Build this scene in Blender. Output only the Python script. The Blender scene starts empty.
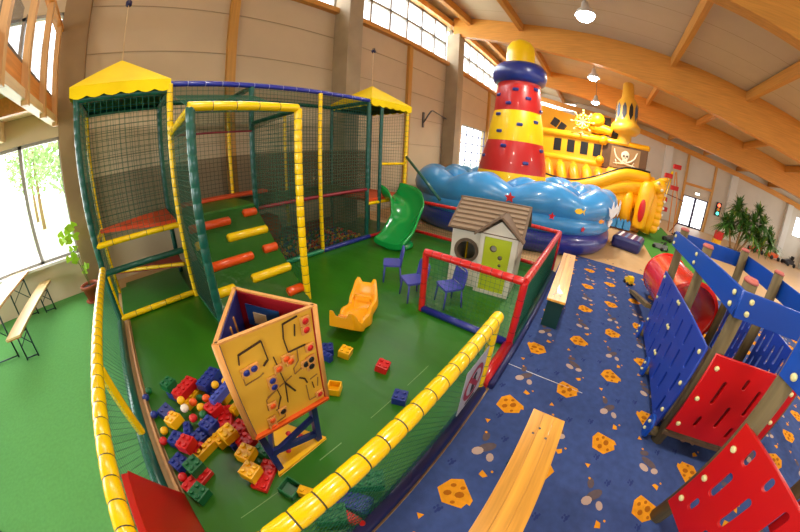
import bpy, math, random
from mathutils import Vector, Matrix
from mathutils.geometry import tessellate_polygon
random.seed(7)
PI = math.pi
scn = bpy.context.scene
COL = scn.collection

# ------------------------------------------------------------------ materials
def lin(c):
    return tuple((x/12.92 if x <= .04045 else ((x+.055)/1.055)**2.4) for x in c)
def rgb(r, g, b): return lin((r/255, g/255, b/255))
MATS = {}
def mat(name, col, rough=.5, var=0, vscale=4, bump=0, bscale=40, spec=.5, metal=0, emis=None, estr=0, coat=0, stretch=None, alpha=1, trans=0):
    if name in MATS: return MATS[name]
    m = bpy.data.materials.new(name); m.use_nodes = True
    nt = m.node_tree; b = nt.nodes['Principled BSDF']
    b.inputs['Base Color'].default_value = (*col, 1)
    b.inputs['Roughness'].default_value = rough
    b.inputs['Specular IOR Level'].default_value = spec
    b.inputs['Metallic'].default_value = metal
    b.inputs['Coat Weight'].default_value = coat
    b.inputs['Alpha'].default_value = alpha
    b.inputs['Transmission Weight'].default_value = trans
    if emis:
        b.inputs['Emission Color'].default_value = (*emis, 1); b.inputs['Emission Strength'].default_value = estr
    tc = nt.nodes.new('ShaderNodeTexCoord'); src = tc.outputs['Object']
    if stretch:
        mp = nt.nodes.new('ShaderNodeMapping'); mp.inputs['Scale'].default_value = stretch
        nt.links.new(src, mp.inputs['Vector']); src = mp.outputs['Vector']
    if var:
        n = nt.nodes.new('ShaderNodeTexNoise'); n.inputs['Scale'].default_value = vscale; n.inputs['Detail'].default_value = 5
        nt.links.new(src, n.inputs['Vector'])
        r = nt.nodes.new('ShaderNodeValToRGB')
        r.color_ramp.elements[0].position = .3; r.color_ramp.elements[1].position = .7
        r.color_ramp.elements[0].color = (*[c*(1-var) for c in col], 1)
        r.color_ramp.elements[1].color = (*[min(1, c*(1+var)) for c in col], 1)
        nt.links.new(n.outputs['Fac'], r.inputs['Fac']); nt.links.new(r.outputs['Color'], b.inputs['Base Color'])
    if bump:
        n2 = nt.nodes.new('ShaderNodeTexNoise'); n2.inputs['Scale'].default_value = bscale; n2.inputs['Detail'].default_value = 3
        nt.links.new(src, n2.inputs['Vector'])
        bp = nt.nodes.new('ShaderNodeBump'); bp.inputs['Strength'].default_value = bump; bp.inputs['Distance'].default_value = .02
        nt.links.new(n2.outputs['Fac'], bp.inputs['Height']); nt.links.new(bp.outputs['Normal'], b.inputs['Normal'])
    MATS[name] = m; return m

def wood(name, col, axis=0, k=.12, rough=.5, coat=0):
    st = [14, 14, 14]; st[axis] = .8
    return mat(name, col, rough, var=k, vscale=1.6, stretch=tuple(st), coat=coat)

yel = mat('yellow_vinyl', rgb(252, 208, 0), .26, coat=.4, var=.05, vscale=6)
tie = mat('dark_tie', rgb(70, 60, 20), .6)
yel_pvc = mat('yellow_roof_vinyl', rgb(255, 220, 0), .6, spec=.2, var=.06, vscale=3)
grn_pad = mat('green_vinyl_pad', rgb(8, 86, 74), .3, coat=.3, var=.12, vscale=8)
grn_mat = mat('green_vinyl_mat', rgb(42, 108, 16), .34, var=.1, vscale=2.2, bump=.9, bscale=1.7, stretch=(1.6, .5, 1))
grn_carpet = mat('green_carpet', rgb(98, 164, 92), .95, var=.07, vscale=30, bump=.2, bscale=300, spec=.1)
turf = mat('green_turf', rgb(78, 138, 58), .95, var=.1, vscale=30, spec=.1)
net_green = mat('green_net', rgb(18, 104, 76), .6)
net_dark = mat('dark_green_net', rgb(20, 92, 70), .7)
blue_pad = mat('blue_vinyl_pad', rgb(28, 40, 132), .3, coat=.3)
navy_pad = mat('navy_vinyl_pad', rgb(24, 34, 92), .4, coat=.1)
red_pad = mat('red_vinyl_pad', rgb(196, 26, 26), .28, coat=.4)
crim = mat('crimson_vinyl', rgb(130, 22, 40), .4)
org_pad = mat('orange_vinyl_pad', rgb(232, 82, 14), .28, coat=.4, bump=.15, bscale=6)
org_platform = mat('orange_platform', rgb(214, 74, 22), .5, var=.1)
slide_green = mat('green_slide_plastic', rgb(16, 150, 66), .25, coat=.4)
bl_carpet = mat('blue_carpet', rgb(60, 78, 128), .95, var=.13, vscale=14, bump=.15, bscale=200, spec=.1)
cheese = mat('carpet_cheese', rgb(214, 142, 30), .95, var=.12, vscale=20, spec=.1)
cheese_h = mat('carpet_cheese_hole', rgb(160, 92, 20), .95, spec=.1)
mouse_m = mat('carpet_mouse', rgb(92, 80, 84), .95, spec=.1, var=.1, vscale=30)
ear_m = mat('carpet_mouse_ear', rgb(176, 154, 142), .95, spec=.1)
paw_m = mat('carpet_paw', rgb(44, 58, 112), .95, spec=.1)
tape_m = mat('seam_tape', rgb(190, 190, 190), .3)
concrete = mat('concrete', rgb(168, 152, 126), .85, var=.1, vscale=2, bump=.1, bscale=30)
wallm = mat('wall_panel', rgb(204, 184, 152), .7, var=.04, vscale=1.2)
wallwhite = mat('end_wall_panel', rgb(206, 198, 182), .7, var=.04, vscale=1.2)
seam = mat('panel_seam', rgb(172, 152, 122), .8)
beige = mat('beige_floor', rgb(196, 160, 114), .5, var=.05, vscale=3)
ceilm = mat('ceiling_panel', rgb(196, 178, 150), .75, var=.03, vscale=1.5)
glul = wood('glulam_y', rgb(214, 148, 64), 1)
glulx = wood('glulam_x', rgb(200, 140, 62), 0)
glulz = wood('timber_z', rgb(198, 146, 68), 2)
plaster = mat('window_wall_plaster', rgb(176, 142, 100), .8, var=.05)
whitep = mat('white_frame', rgb(225, 222, 215), .4)
graym = mat('grey_metal', rgb(110, 112, 118), .35, metal=.8)
dkmetal = mat('dark_green_steel', rgb(20, 62, 56), .4, metal=.2)
black = mat('black_plastic', rgb(16, 16, 18), .45)
beerwood = wood('beer_table_wood', rgb(232, 200, 140), 1, .12, .35, .3)
pinebench = wood('pine_bench', rgb(228, 162, 58), 0, .28, .32, .35)
kick = wood('kick_board_wood', rgb(190, 140, 90), 1)
terra = mat('terracotta', rgb(176, 84, 50), .6, var=.08)
soil = mat('soil', rgb(60, 44, 34), .95)
leaf_l = mat('bright_leaf', rgb(166, 214, 40), .5, var=.1, vscale=10)
leaf_d = mat('palm_leaf', rgb(66, 112, 40), .5, var=.3, vscale=3)
leaf_y = mat('palm_leaf_pale', rgb(128, 150, 50), .5, var=.2, vscale=3)
trunkm = mat('palm_trunk', rgb(150, 116, 76), .8, var=.2, vscale=12)
pz_yel = mat('activity_board_yellow', rgb(232, 184, 58), .35, var=.03, coat=.2)
pz_edge = wood('activity_board_edge', rgb(222, 160, 84), 2, .12, .4)
pz_red = mat('activity_board_red', rgb(156, 16, 30), .4)
pz_blue = mat('activity_board_blue', rgb(28, 40, 112), .4)
pz_org = mat('board_orange_strip', rgb(232, 96, 30), .4)
groove = mat('board_groove', rgb(60, 40, 26), .7)
groovel = mat('board_groove_light', rgb(150, 112, 60), .7)
pw = mat('playhouse_wall', rgb(212, 206, 190), .55)
pr = mat('playhouse_roof', rgb(142, 120, 96), .6)
pg = mat('playhouse_door', rgb(172, 188, 26), .45)
pbrown = mat('playhouse_brown', rgb(96, 78, 60), .55)
chairm = mat('child_chair_blue', rgb(70, 74, 168), .4)
rockm = mat('rocker_orange', rgb(250, 172, 14), .3, coat=.3)
lb = mat('pool_light_blue', rgb(60, 144, 206), .3, coat=.3, var=.10, vscale=2.2)
db = mat('pool_dark_blue', rgb(34, 44, 134), .32, coat=.3, var=.1, vscale=1.5)
lhr = mat('lighthouse_red', rgb(196, 34, 34), .35, coat=.2)
lhy = mat('lighthouse_yellow', rgb(252, 206, 10), .35, coat=.2)
lhb = mat('lighthouse_blue', rgb(34, 50, 128), .35, coat=.2)
shy = mat('ship_yellow', rgb(248, 178, 8), .42, coat=.05, var=.05, vscale=1)
sho = mat('ship_orange', rgb(236, 150, 20), .4)
shbr = mat('ship_brown', rgb(98, 66, 36), .6, var=.1)
bone = mat('bone_white', rgb(232, 220, 190), .6)
wwhite = mat('white_vinyl', rgb(235, 235, 240), .4)
pst = wood('play_post', rgb(98, 82, 48), 2, .3, .7)
capm = mat('post_cap', rgb(186, 96, 86), .6, var=.1)
hblue = mat('board_bright_blue', rgb(8, 70, 168), .35)
hviolet = mat('board_violet_blue', rgb(34, 64, 164), .32)
hred = mat('board_red', rgb(200, 14, 14), .32)
bolt = mat('bolt_cream', rgb(224, 214, 150), .4)
tubered = mat('tunnel_red', rgb(214, 30, 20), .25, coat=.4)
deckm = wood('deck_wood', rgb(92, 72, 48), 0, .2, .7)
Lc = {'red': mat('brick_red', rgb(206, 26, 28), .35), 'blue': mat('brick_blue', rgb(32, 50, 140), .35),
      'light_blue': mat('brick_light_blue', rgb(70, 84, 180), .35), 'yellow': mat('brick_yellow', rgb(244, 184, 10), .35),
      'green': mat('brick_green', rgb(14, 104, 56), .35), 'orange': mat('ball_orange', rgb(236, 92, 22), .3), 'white': mat('ball_white', rgb(240, 226, 210), .3)}
lampm = mat('lamp_glow', (1, .95, .85), .5, emis=(1, .93, .82), estr=60)

def glass_mat():
    m = bpy.data.materials.new('window_glass'); m.use_nodes = True
    nt = m.node_tree; nt.nodes.clear()
    o = nt.nodes.new('ShaderNodeOutputMaterial'); mx = nt.nodes.new('ShaderNodeMixShader')
    t = nt.nodes.new('ShaderNodeBsdfTransparent'); g = nt.nodes.new('ShaderNodeBsdfGlossy'); g.inputs['Roughness'].default_value = .02
    f = nt.nodes.new('ShaderNodeFresnel'); f.inputs['IOR'].default_value = 1.35
    ge = nt.nodes.new('ShaderNodeNewGeometry'); ma = nt.nodes.new('ShaderNodeMath'); ma.operation = 'SUBTRACT'; ma.inputs[0].default_value = 1; nt.links.new(ge.outputs['Backfacing'], ma.inputs[1]); mu = nt.nodes.new('ShaderNodeMath'); mu.operation = 'MULTIPLY'; nt.links.new(f.outputs[0], mu.inputs[0]); nt.links.new(ma.outputs[0], mu.inputs[1]); nt.links.new(mu.outputs[0], mx.inputs[0]); nt.links.new(t.outputs[0], mx.inputs[1]); nt.links.new(g.outputs[0], mx.inputs[2])
    nt.links.new(mx.outputs[0], o.inputs['Surface']); return m
glass = glass_mat()
def sheet_mat(name, col, a):
    m = bpy.data.materials.new(name); m.use_nodes = True
    nt = m.node_tree; nt.nodes.clear()
    o = nt.nodes.new('ShaderNodeOutputMaterial'); mx = nt.nodes.new('ShaderNodeMixShader')
    t = nt.nodes.new('ShaderNodeBsdfTransparent'); g = nt.nodes.new('ShaderNodeBsdfDiffuse'); g.inputs['Color'].default_value = (*col, 1)
    mx.inputs[0].default_value = a
    nt.links.new(t.outputs[0], mx.inputs[1]); nt.links.new(g.outputs[0], mx.inputs[2]); nt.links.new(mx.outputs[0], o.inputs['Surface']); return m
scrim = sheet_mat('fine_mesh_fabric', rgb(74, 64, 48), .5)
green_sheet = sheet_mat('green_fine_net', rgb(14, 92, 62), .5)
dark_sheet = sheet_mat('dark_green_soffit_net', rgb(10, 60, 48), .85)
tint = sheet_mat('tinted_glass', rgb(88, 96, 104), .35)

# ------------------------------------------------------------------ mesh builder
class MB:
    def __init__(s): s.v = []; s.f = []; s.mi = []; s.sm = []; s.m = 0
    def add(s, vs, fs, smooth=False, m=None):
        b = len(s.v); s.v += [tuple(v) for v in vs]
        for f in fs:
            s.f.append([i+b for i in f]); s.mi.append(s.m if m is None else m); s.sm.append(smooth)
        return s
    def box(s, c, d, R=None, m=None):
        x, y, z = d[0]/2, d[1]/2, d[2]/2
        vs = [Vector((i*x, j*y, k*z)) for i in (-1, 1) for j in (-1, 1) for k in (-1, 1)]
        if R is not None: vs = [R @ v for v in vs]
        c = Vector(c); vs = [v+c for v in vs]
        return s.add(vs, [(0, 1, 3, 2), (4, 6, 7, 5), (0, 4, 5, 1), (2, 3, 7, 6), (0, 2, 6, 4), (1, 5, 7, 3)], m=m)
    def bb(s, a, b, m=None):
        return s.box([(p+q)/2 for p, q in zip(a, b)], [abs(q-p) for p, q in zip(a, b)], m=m)
    def bar(s, p, q, w, h, up=(0, 0, 1), m=None):
        p, q = Vector(p), Vector(q); d = q-p; L = d.length; d.normalize()
        u = Vector(up)
        if abs(u.dot(d)) > .98: u = Vector((0, 1, 0))
        sd = d.cross(u).normalized(); u = sd.cross(d)
        R = Matrix((d, sd, u)).transposed()
        return s.box((p+q)/2, (L, w, h), R, m=m)
    def tube(s, pts, r, n=10, caps=True, mats=None, m=None):
        pts = [Vector(p) for p in pts]; k = len(pts)
        rr = r if isinstance(r, (list, tuple)) else [r]*k
        vs = []; pn = None
        for i, p in enumerate(pts):
            d = (pts[min(i+1, k-1)]-pts[max(i-1, 0)])
            if d.length < 1e-9: d = Vector((0, 0, 1))
            d.normalize()
            if pn is None:
                pn = d.cross(Vector((0, 0, 1)))
                if pn.length < .1: pn = d.cross(Vector((1, 0, 0)))
            pn = (pn-d*pn.dot(d)).normalized(); bn = d.cross(pn)
            for j in range(n):
                a = 2*PI*j/n; vs.append(p+(pn*math.cos(a)+bn*math.sin(a))*rr[i])
        base = len(s.v); s.v += [tuple(v) for v in vs]
        for i in range(k-1):
            for j in range(n):
                s.f.append([base+i*n+j, base+i*n+(j+1) % n, base+(i+1)*n+(j+1) % n, base+(i+1)*n+j])
                s.mi.append(mats[i] if mats else (s.m if m is None else m)); s.sm.append(n > 4)
        if caps:
            for fl, i in ((1, 0), (0, k-1)):
                f = [base+i*n+j for j in range(n)]
                s.f.append(f[::-1] if fl else f); s.mi.append(mats[0] if mats else (s.m if m is None else m)); s.sm.append(False)
        return s
    def pad(s, p, q, r, step=.11, n=12, tiem=1):
        "padded tube with a dark strap every step"
        p, q = Vector(p), Vector(q); L = (q-p).length; k = max(1, round(L/step)); st = L/k; d = (q-p)/L
        pts = []; rr = []; ms = []
        for i in range(k):
            a = i*st
            for o, f, mm in ((.004, .93, 0), (.018, 1., 0), (st-.018, 1., 0), (st-.004, .93, tiem)):
                pts.append(p+d*(a+o)); rr.append(r*f); ms.append(mm)
        return s.tube(pts, rr, n, mats=ms)
    def cyl(s, p, q, r0, r1=None, n=16, m=None):
        return s.tube([p, q], [r0, r0 if r1 is None else r1], n, m=m)
    def lathe(s, c, prof, n=24, mats=None, axis=None, m=None):
        c = Vector(c); A = axis or Matrix.Identity(3); vs = []
        for r, z in prof:
            for j in range(n):
                a = 2*PI*j/n; vs.append(c+A @ Vector((r*math.cos(a), r*math.sin(a), z)))
        base = len(s.v); s.v += [tuple(v) for v in vs]
        for i in range(len(prof)-1):
            for j in range(n):
                s.f.append([base+i*n+j, base+i*n+(j+1) % n, base+(i+1)*n+(j+1) % n, base+(i+1)*n+j])
                s.mi.append(mats[i] if mats else (s.m if m is None else m)); s.sm.append(True)
        return s
    def ball(s, c, r, n=12, sc=(1, 1, 1), m=None):
        k = n//2; c = Vector(c); pr_ = [(max(1e-4, math.sin(PI*i/k))*r, -math.cos(PI*i/k)*r) for i in range(k+1)]
        A = Matrix.Diagonal(sc); return s.lathe(c, pr_, n, axis=A, m=m)
    def prism(s, poly, O, U, V, N, th, m=None):
        O, U, V, N = Vector(O), Vector(U), Vector(V), Vector(N)
        a = [O+U*x+V*y for x, y in poly]; b = [p+N*th for p in a]; n = len(a)
        tri = tessellate_polygon([[Vector((x, y, 0)) for x, y in poly]])
        fs = [tuple(t) for t in tri]+[tuple(i+n for i in t[::-1]) for t in tri]+[(i, (i+1) % n, (i+1) % n+n, i+n) for i in range(n)]
        return s.add(a+b, fs, m=m)
    def strand(s, p, q, r=.0025, m=None): return s.tube([p, q], r, 3, caps=False, m=m)
    def net(s, O, U, V, w, h, step=.05, diag=False, r=.0025):
        O, U, V = Vector(O), Vector(U).normalized(), Vector(V).normalized()
        if not diag:
            for i in range(int(w/step)+1): s.strand(O+U*i*step, O+U*i*step+V*h, r)
            for i in range(int(h/step)+1): s.strand(O+V*i*step, O+V*i*step+U*w, r)
        else:
            k = int((w+h)/step)+1
            for i in range(k):
                t = i*step
                x0 = max(0, t-h); x1 = min(w, t)
                if x1-x0 > .01: s.strand(O+U*x0+V*(t-x0), O+U*x1+V*(t-x1), r); s.strand(O+U*(w-x0)+V*(t-x0), O+U*(w-x1)+V*(t-x1), r)
        return s
    def obj(s, name, mats, parent=None, bevel=0, loc=None):
        me = bpy.data.meshes.new(name); me.from_pydata(s.v, [], s.f)
        for m in (mats if isinstance(mats, (list, tuple)) else [mats]): me.materials.append(m)
        me.polygons.foreach_set('material_index', s.mi); me.polygons.foreach_set('use_smooth', s.sm); me.update()
        o = bpy.data.objects.new(name, me); COL.objects.link(o)
        if parent: o.parent = parent
        if loc: o.location = loc
        if bevel:
            b = o.modifiers.new('bevel', 'BEVEL'); b.width = bevel; b.segments = 2; b.limit_method = 'ANGLE'; b.angle_limit = .7
        return o

def plate(outer, holes, th, name, mats, parent, M, bevel=.004):
    "flat board in the local xy plane with real holes, thickness along z"
    cu = bpy.data.curves.new(name, 'CURVE'); cu.dimensions = '2D'; cu.fill_mode = 'BOTH'
    cu.extrude = th/2-bevel; cu.bevel_depth = bevel; cu.bevel_resolution = 1
    for P in [outer]+holes:
        sp = cu.splines.new('POLY'); sp.points.add(len(P)-1)
        for i, (x, y) in enumerate(P): sp.points[i].co = (x, y, 0, 1)
        sp.use_cyclic_u = True
    tmp = bpy.data.objects.new(name, cu); COL.objects.link(tmp)
    dg = bpy.context.evaluated_depsgraph_get(); me = bpy.data.meshes.new_from_object(tmp.evaluated_get(dg))
    bpy.data.objects.remove(tmp)
    me.materials.clear()
    for m in (mats if isinstance(mats, (list, tuple)) else [mats]): me.materials.append(m)
    me.transform(M)
    o = bpy.data.objects.new(name, me); COL.objects.link(o)
    if parent: o.parent = parent
    return o
def frame(O, X, Y):
    X = Vector(X).normalized(); Y = Vector(Y).normalized(); Z = X.cross(Y)
    return Matrix.Translation(Vector(O)) @ Matrix((X, Y, Z)).transposed().to_4x4()
def slot(cx, cy, w, h, n=5):
    r = min(w, h)/2; P = []
    if h >= w:
        for a in range(n+1): t = PI*a/n; P.append((cx+r*math.cos(t), cy+h/2-r+r*math.sin(t)))
        for a in range(n+1): t = PI+PI*a/n; P.append((cx+r*math.cos(t), cy-h/2+r+r*math.sin(t)))
    else:
        for a in range(n+1): t = -PI/2+PI*a/n; P.append((cx+w/2-r+r*math.cos(t), cy+r*math.sin(t)))
        for a in range(n+1): t = PI/2+PI*a/n; P.append((cx-w/2+r+r*math.cos(t), cy+r*math.sin(t)))
    return P
def circ(cx, cy, r, n=20): return [(cx+r*math.cos(2*PI*i/n), cy+r*math.sin(2*PI*i/n)) for i in range(n)]

def tag(o, label, cat, group=None, kind=None):
    o['label'] = label; o['category'] = cat
    if group: o['group'] = group
    if kind: o['kind'] = kind
    return o
def thing(name, label, cat, loc=(0, 0, 0), rz=0, group=None):
    o = bpy.data.objects.new(name, None); COL.objects.link(o); o.location = loc; o.rotation_euler = (0, 0, rz); o.empty_display_size = .1
    return tag(o, label, cat, group)
def struct(o): o['kind'] = 'structure'; return o
def dup(root, loc, rot, label=None, group=None):
    r = root.copy(); COL.objects.link(r); r.location = loc; r.rotation_euler = rot if isinstance(rot, tuple) else (0, 0, rot)
    if label: r['label'] = label
    if group: r['group'] = group
    for ch in list(root.children):
        c = ch.copy(); COL.objects.link(c); c.parent = r
        for g in list(ch.children):
            d = g.copy(); COL.objects.link(d); d.parent = c
    return r

# ------------------------------------------------------------------ room shell
CY = [(6.7, 8.42), (6.4, 8.32), (3, 7.58), (0, 7.1), (-2, 6.74), (-5, 6.2), (-8, 5.78), (-11, 5.4), (-19, 4.7)]
LY = [(6.4, 7.42), (4.7, 7.05), (2.7, 6.55), (.8, 6.13), (-.5, 5.85), (-2.5, 5.38), (-4.8, 4.88), (-7, 4.6), (-10, 4.3), (-14, 4.0), (-19, 3.6)]
def interp(T, y):
    for (a, za), (b, zb) in zip(T, T[1:]):
        if b <= y <= a: return zb+(za-zb)*(y-b)/(a-b)
    return T[0][1] if y > T[0][0] else T[-1][1]
XE = 24.3
XN = -9.
m = MB().bb((XN-.2, -19.2, -.2), (XE+.3, 6.7, 0)); struct(m.obj('floor', beige))
# ceiling following the roof slope, panel seams run across
m = MB()
for (a, za), (b, zb) in zip(CY, CY[1:]):
    m.add([(XN, a, za), (XE+.3, a, za), (XE+.3, b, zb), (XN, b, zb), (XN, a, za+.25), (XE+.3, a, za+.25), (XE+.3, b, zb+.25), (XN, b, zb+.25)],
          [(0, 1, 2, 3), (4, 7, 6, 5), (0, 4, 5, 1), (2, 6, 7, 3), (0, 3, 7, 4), (1, 5, 6, 2)], m=0)
    x = XN+.5
    while x < XE:
        m.add([(x, a, za-.004), (x+.025, a, za-.004), (x+.025, b, zb-.004), (x, b, zb-.004)], [(0, 1, 2, 3)], m=1); x += 1.04
struct(m.obj('ceiling', [ceilm, seam]))
# long wall with windows (grid of solid blocks around the openings)
def wall_grid(name, mats, xs, zs, hole, place, th_m=0, seams=()):
    m = MB()
    for i in range(len(xs)-1):
        for j in range(len(zs)-1):
            xc, zc = (xs[i]+xs[i+1])/2, (zs[j]+zs[j+1])/2
            if hole(xc, zc): continue
            place(m, xs[i], xs[i+1], zs[j], zs[j+1])
    for a, b in seams: m.bb(a, b, m=1)
    return struct(m.obj(name, mats))
COLX = [-.95, 5.3, 11.3, 17.5, 23.7]
def lw_hole(x, z):
    if x < -1.2 and x > -8.5 and (.74 < z < 2.86 or 3.55 < z < 5.15): return True
    if x > -.7 and 6.05 < z < 7.85: return True
    if 12.9 < x < 16.1 and 1.35 < z < 3.55: return True
    return False
xs = sorted([XN, -8.5, -1.2, -.7, 12.9, 16.1, XE+.3]); zs = [0, .74, 1.35, 2.86, 3.55, 5.15, 6.05, 7.85, 8.35]
# 3.55..5.15 / split so both rules fit
seams = [((-.7, 6.385, z-.008), (XE, 6.4, z+.008)) for z in (2.3, 3.3, 4.25, 5.2)]
seams = [s for s in seams if not (1.35 < s[0][2] < 3.5)]+[((-.7, 6.385, 2.29), (12.9, 6.4, 2.31)), ((-.7, 6.385, 3.29), (12.9, 6.4, 3.31))]
wall_grid('wall_left', [wallm, seam], xs, zs, lw_hole, lambda m, a, b, c, d: m.bb((a, 6.4, c), (b, 6.7, d)), seams=seams)
# other walls
zt = lambda y: interp(CY, y)
def side_wall(name, x0, x1, mats, doors):
    m = MB(); ys = sorted({6.4, -19.0}.union({y for d in doors for y in d[:2]}).union({y for y, _ in CY if -19 < y < 6.4}))
    for a, b in zip(ys, ys[1:]):
        hs = [d for d in doors if d[0] <= (a+b)/2 <= d[1]]
        lo = 0
        for d in sorted(hs, key=lambda d: d[2]):
            if d[2] > lo: m.bb((x0, a, lo), (x1, b, d[2]))
            lo = d[3]
        z0, z1 = zt(a), zt(b)
        m.add([(x0, a, lo), (x1, a, lo), (x1, b, lo), (x0, b, lo), (x0, a, z0), (x1, a, z0), (x1, b, z1), (x0, b, z1)],
              [(0, 3, 2, 1), (4, 5, 6, 7), (0, 1, 5, 4), (1, 2, 6, 5), (2, 3, 7, 6), (3, 0, 4, 7)])
    return struct(m.obj(name, mats))
DY0, DY1 = -9.15, -7.05
side_wall('wall_far', XE, XE+.3, wallwhite, [(DY0, DY1, 0, 2.25), (2.2, 5.3, 7.05-.35, 7.3-.0), (-18.4, -17.4, 2.1, 3.6)])
side_wall('wall_near', XN-.2, XN, wallm, [(-6, 4, 1., 4.5)])
m = MB(); m.bb((XN, -19.2, 0), (XE, -19, 1.2)); m.bb((XN, -19.2, 3.2), (XE, -19, 4.8))
for x in (XN, -2, 5, 12, 19, XE-1): m.bb((x, -19.2, 1.2), (x+1, -19, 3.2))
struct(m.obj('wall_right', wallwhite))
# timber studs on the long wall and end wall
n = [0]
def trim(mb, mt, bevel=0):
    n[0] += 1; return struct(mb.obj('trim_%d' % n[0], mt, bevel=bevel))
for x in COLX[:4]:
    m = MB(); m.bb((x-.25, 5.8 if x > 0 else 6.2, 0), (x+.25, 6.4, 7.4)); trim(m, concrete if x > 0 else mat('brown_concrete', rgb(150, 124, 90), .85, var=.12, vscale=2), .015)
for x in (2.22, 8.42, 17.0-.9, 20.6): trim(MB().bb((x-.1, 6.28, 0), (x+.1, 6.4, 6.0)), glulz)
trim(MB().bb((-.7, 6.22, 5.93), (5.05, 6.4, 6.08)), glulx); trim(MB().bb((5.55, 6.22, 5.93), (11.05, 6.4, 6.08)), glulx)
trim(MB().bb((11.55, 6.22, 5.93), (17.25, 6.4, 6.08)), glulx); trim(MB().bb((17.75, 6.22, 5.93), (XE, 6.4, 6.08)), glulx)
trim(MB().bb((-.7, 6.18, 7.82), (XE, 6.4, 8.05)), glulx)
# curved glulam beams across the hall
for x in COLX[1:4]+[-.95]:
    m = MB(); P = []
    ys = [6.15, 5, 4, 3, 2, 1, 0, -1, -2, -3, -4, -5, -6, -7, -8, -9, -10, -11, -12, -14, -16, -19]
    for y in ys: P.append((y, interp(LY, y)))
    top = [(y, zt(y)-.002) for y in reversed(ys)]
    m.prism(P+top, (x-.14, 0, 0), (0, 1, 0), (0, 0, 1), (1, 0, 0), .28); trim(m, glul)
# purlins
for y in (5.4, 3.2, -2.35, -5.2, -8.1, -11, -14):
    for a, b in ((COLX[0]+.14, COLX[1]-.14), (COLX[1]+.14, COLX[2]-.14), (COLX[2]+.14, COLX[3]-.14), (COLX[3]+.14, XE)):
        z = zt(y); trim(MB().bb((a, y-.08, z-.34), (b, y+.08, z-.02)), glulx)
# timber rim along the end wall and its studs
m = MB(); ys = [6.3, 3, 0, -2, -5, -8, -11, -15, -18.9]
m.prism([(y, zt(y)-.75) for y in ys]+[(y, zt(y)-.38) for y in reversed(ys)], (XE-.2, 0, 0), (0, 1, 0), (0, 0, 1), (1, 0, 0), .2); trim(m, glul)
for y in (DY0-.12, DY1+.12, 2.1): trim(MB().bb((XE-.12, y-.09, 0), (XE, y+.09, zt(y)-.74)), glulz)
trim(MB().bb((XE-.11, DY0-.03, 3.0), (XE, DY1+.03, 3.18)), glul)
for y in (-5.3, -10.9, -16.4): trim(MB().bb((XE-.3, y-.28, 0), (XE, y+.28, zt(y)-.76)), mat('end_column_white', rgb(214, 210, 200), .7))
# clerestory windows
wn = [0]; wfm = mat('window_frame_grey', rgb(150, 146, 140), .5)
def window(parts, pane):
    wn[0] += 1; f = struct(parts.obj('window_%d' % wn[0], wfm))
    p = pane.obj('pane', glass, f); return f
for a, b in ((-.7, 5.05), (5.55, 11.05), (11.55, 17.25), (17.75, XE)):
    m = MB(); k = 6; w = (b-a)/k
    for i in range(k+1): m.bb((a+i*w-.04, 6.44, 6.08), (a+i*w+.04, 6.56, 7.82))
    for z in (6.08, 6.98, 7.80): m.bb((a, 6.44, z-.045), (b, 6.56, z+.045))
    window(m, MB().bb((a, 6.495, 6.08), (b, 6.505, 7.82)))
# big lower window and gallery window on the left
for z0, z1 in ((.74, 2.86), (3.55, 5.15)):
    m = MB()
    for x in (-8.5, -6.3, -4.15, -2.0-.03, -1.23): m.bb((x-.035, 6.44, z0), (x+.035, 6.52, z1))
    m.bb((-8.5, 6.44, z0), (-1.2, 6.52, z0+.06)); m.bb((-8.5, 6.44, z1-.06), (-1.2, 6.52, z1))
    window(m, MB().bb((-8.5, 6.475, z0), (-1.2, 6.485, z1)))
trim(MB().bb((-8.5, 6.28, .7), (-1.2, 6.44, .75)), whitep)
m = MB()
blf = mat('blue_window_frame', rgb(96, 104, 176), .4)
for i in range(5): m.bb((12.9+i*.8-.02, 6.48, 1.35), (12.9+i*.8+.02, 6.52, 3.55))
for i in range(6): m.bb((12.9, 6.48, 1.35+i*.44-.02), (16.1, 6.52, 1.35+i*.44+.02))
wn[0] += 1; f = struct(m.obj('window_%d' % wn[0], blf)); MB().bb((12.9, 6.495, 1.35), (16.1, 6.505, 3.55)).obj('pane', glass, f)
m = MB()
for y in (2.2, 3.75, 5.3): m.bb((XE+.1, y-.04, 6.7), (XE+.16, y+.04, 7.3))
window(m, MB().bb((XE+.12, 2.2, 6.7), (XE+.13, 5.3, 7.3)))
m = MB().bb((XE+.1, -18.4, 2.1), (XE+.16, -17.4, 2.16)).bb((XE+.1, -18.4, 3.54), (XE+.16, -17.4, 3.6))
window(m, MB().bb((XE+.12, -18.4, 2.16), (XE+.13, -17.4, 3.54)))
# double door in the end wall
dk = mat('door_frame_dark', rgb(60, 50, 90), .4)
m = MB(); ym = (DY0+DY1)/2
for y in (DY0+.04, ym-.05, ym+.05, DY1-.04): m.bb((XE+.05, y-.045, 0), (XE+.12, y+.045, 2.25))
m.bb((XE+.05, DY0, 2.16), (XE+.12, DY1, 2.25)); m.bb((XE+.05, DY0, .0), (XE+.12, DY1, .12)); m.bb((XE+.04, DY0, .95), (XE+.06, DY1, 1.0))
f = struct(m.obj('door_1', dk)); MB().bb((XE+.08, DY0, .1), (XE+.09, DY1, 2.1)).obj('pane', glass, f)
t = thing('exit_sign', 'small lit white box sign above the double glass door', 'sign', (XE-.06, -8.1, 2.55))
MB().bb((-.05, -.2, -.09), (.05, .2, .09)).obj('housing', whitep, t)
MB().bb((-.056, -.18, -.075), (-.051, .18, .075)).obj('lit_face', mat('exit_glow', (.9, 1, .9), .5, emis=(.9, 1, .9), estr=3), t)
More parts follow.
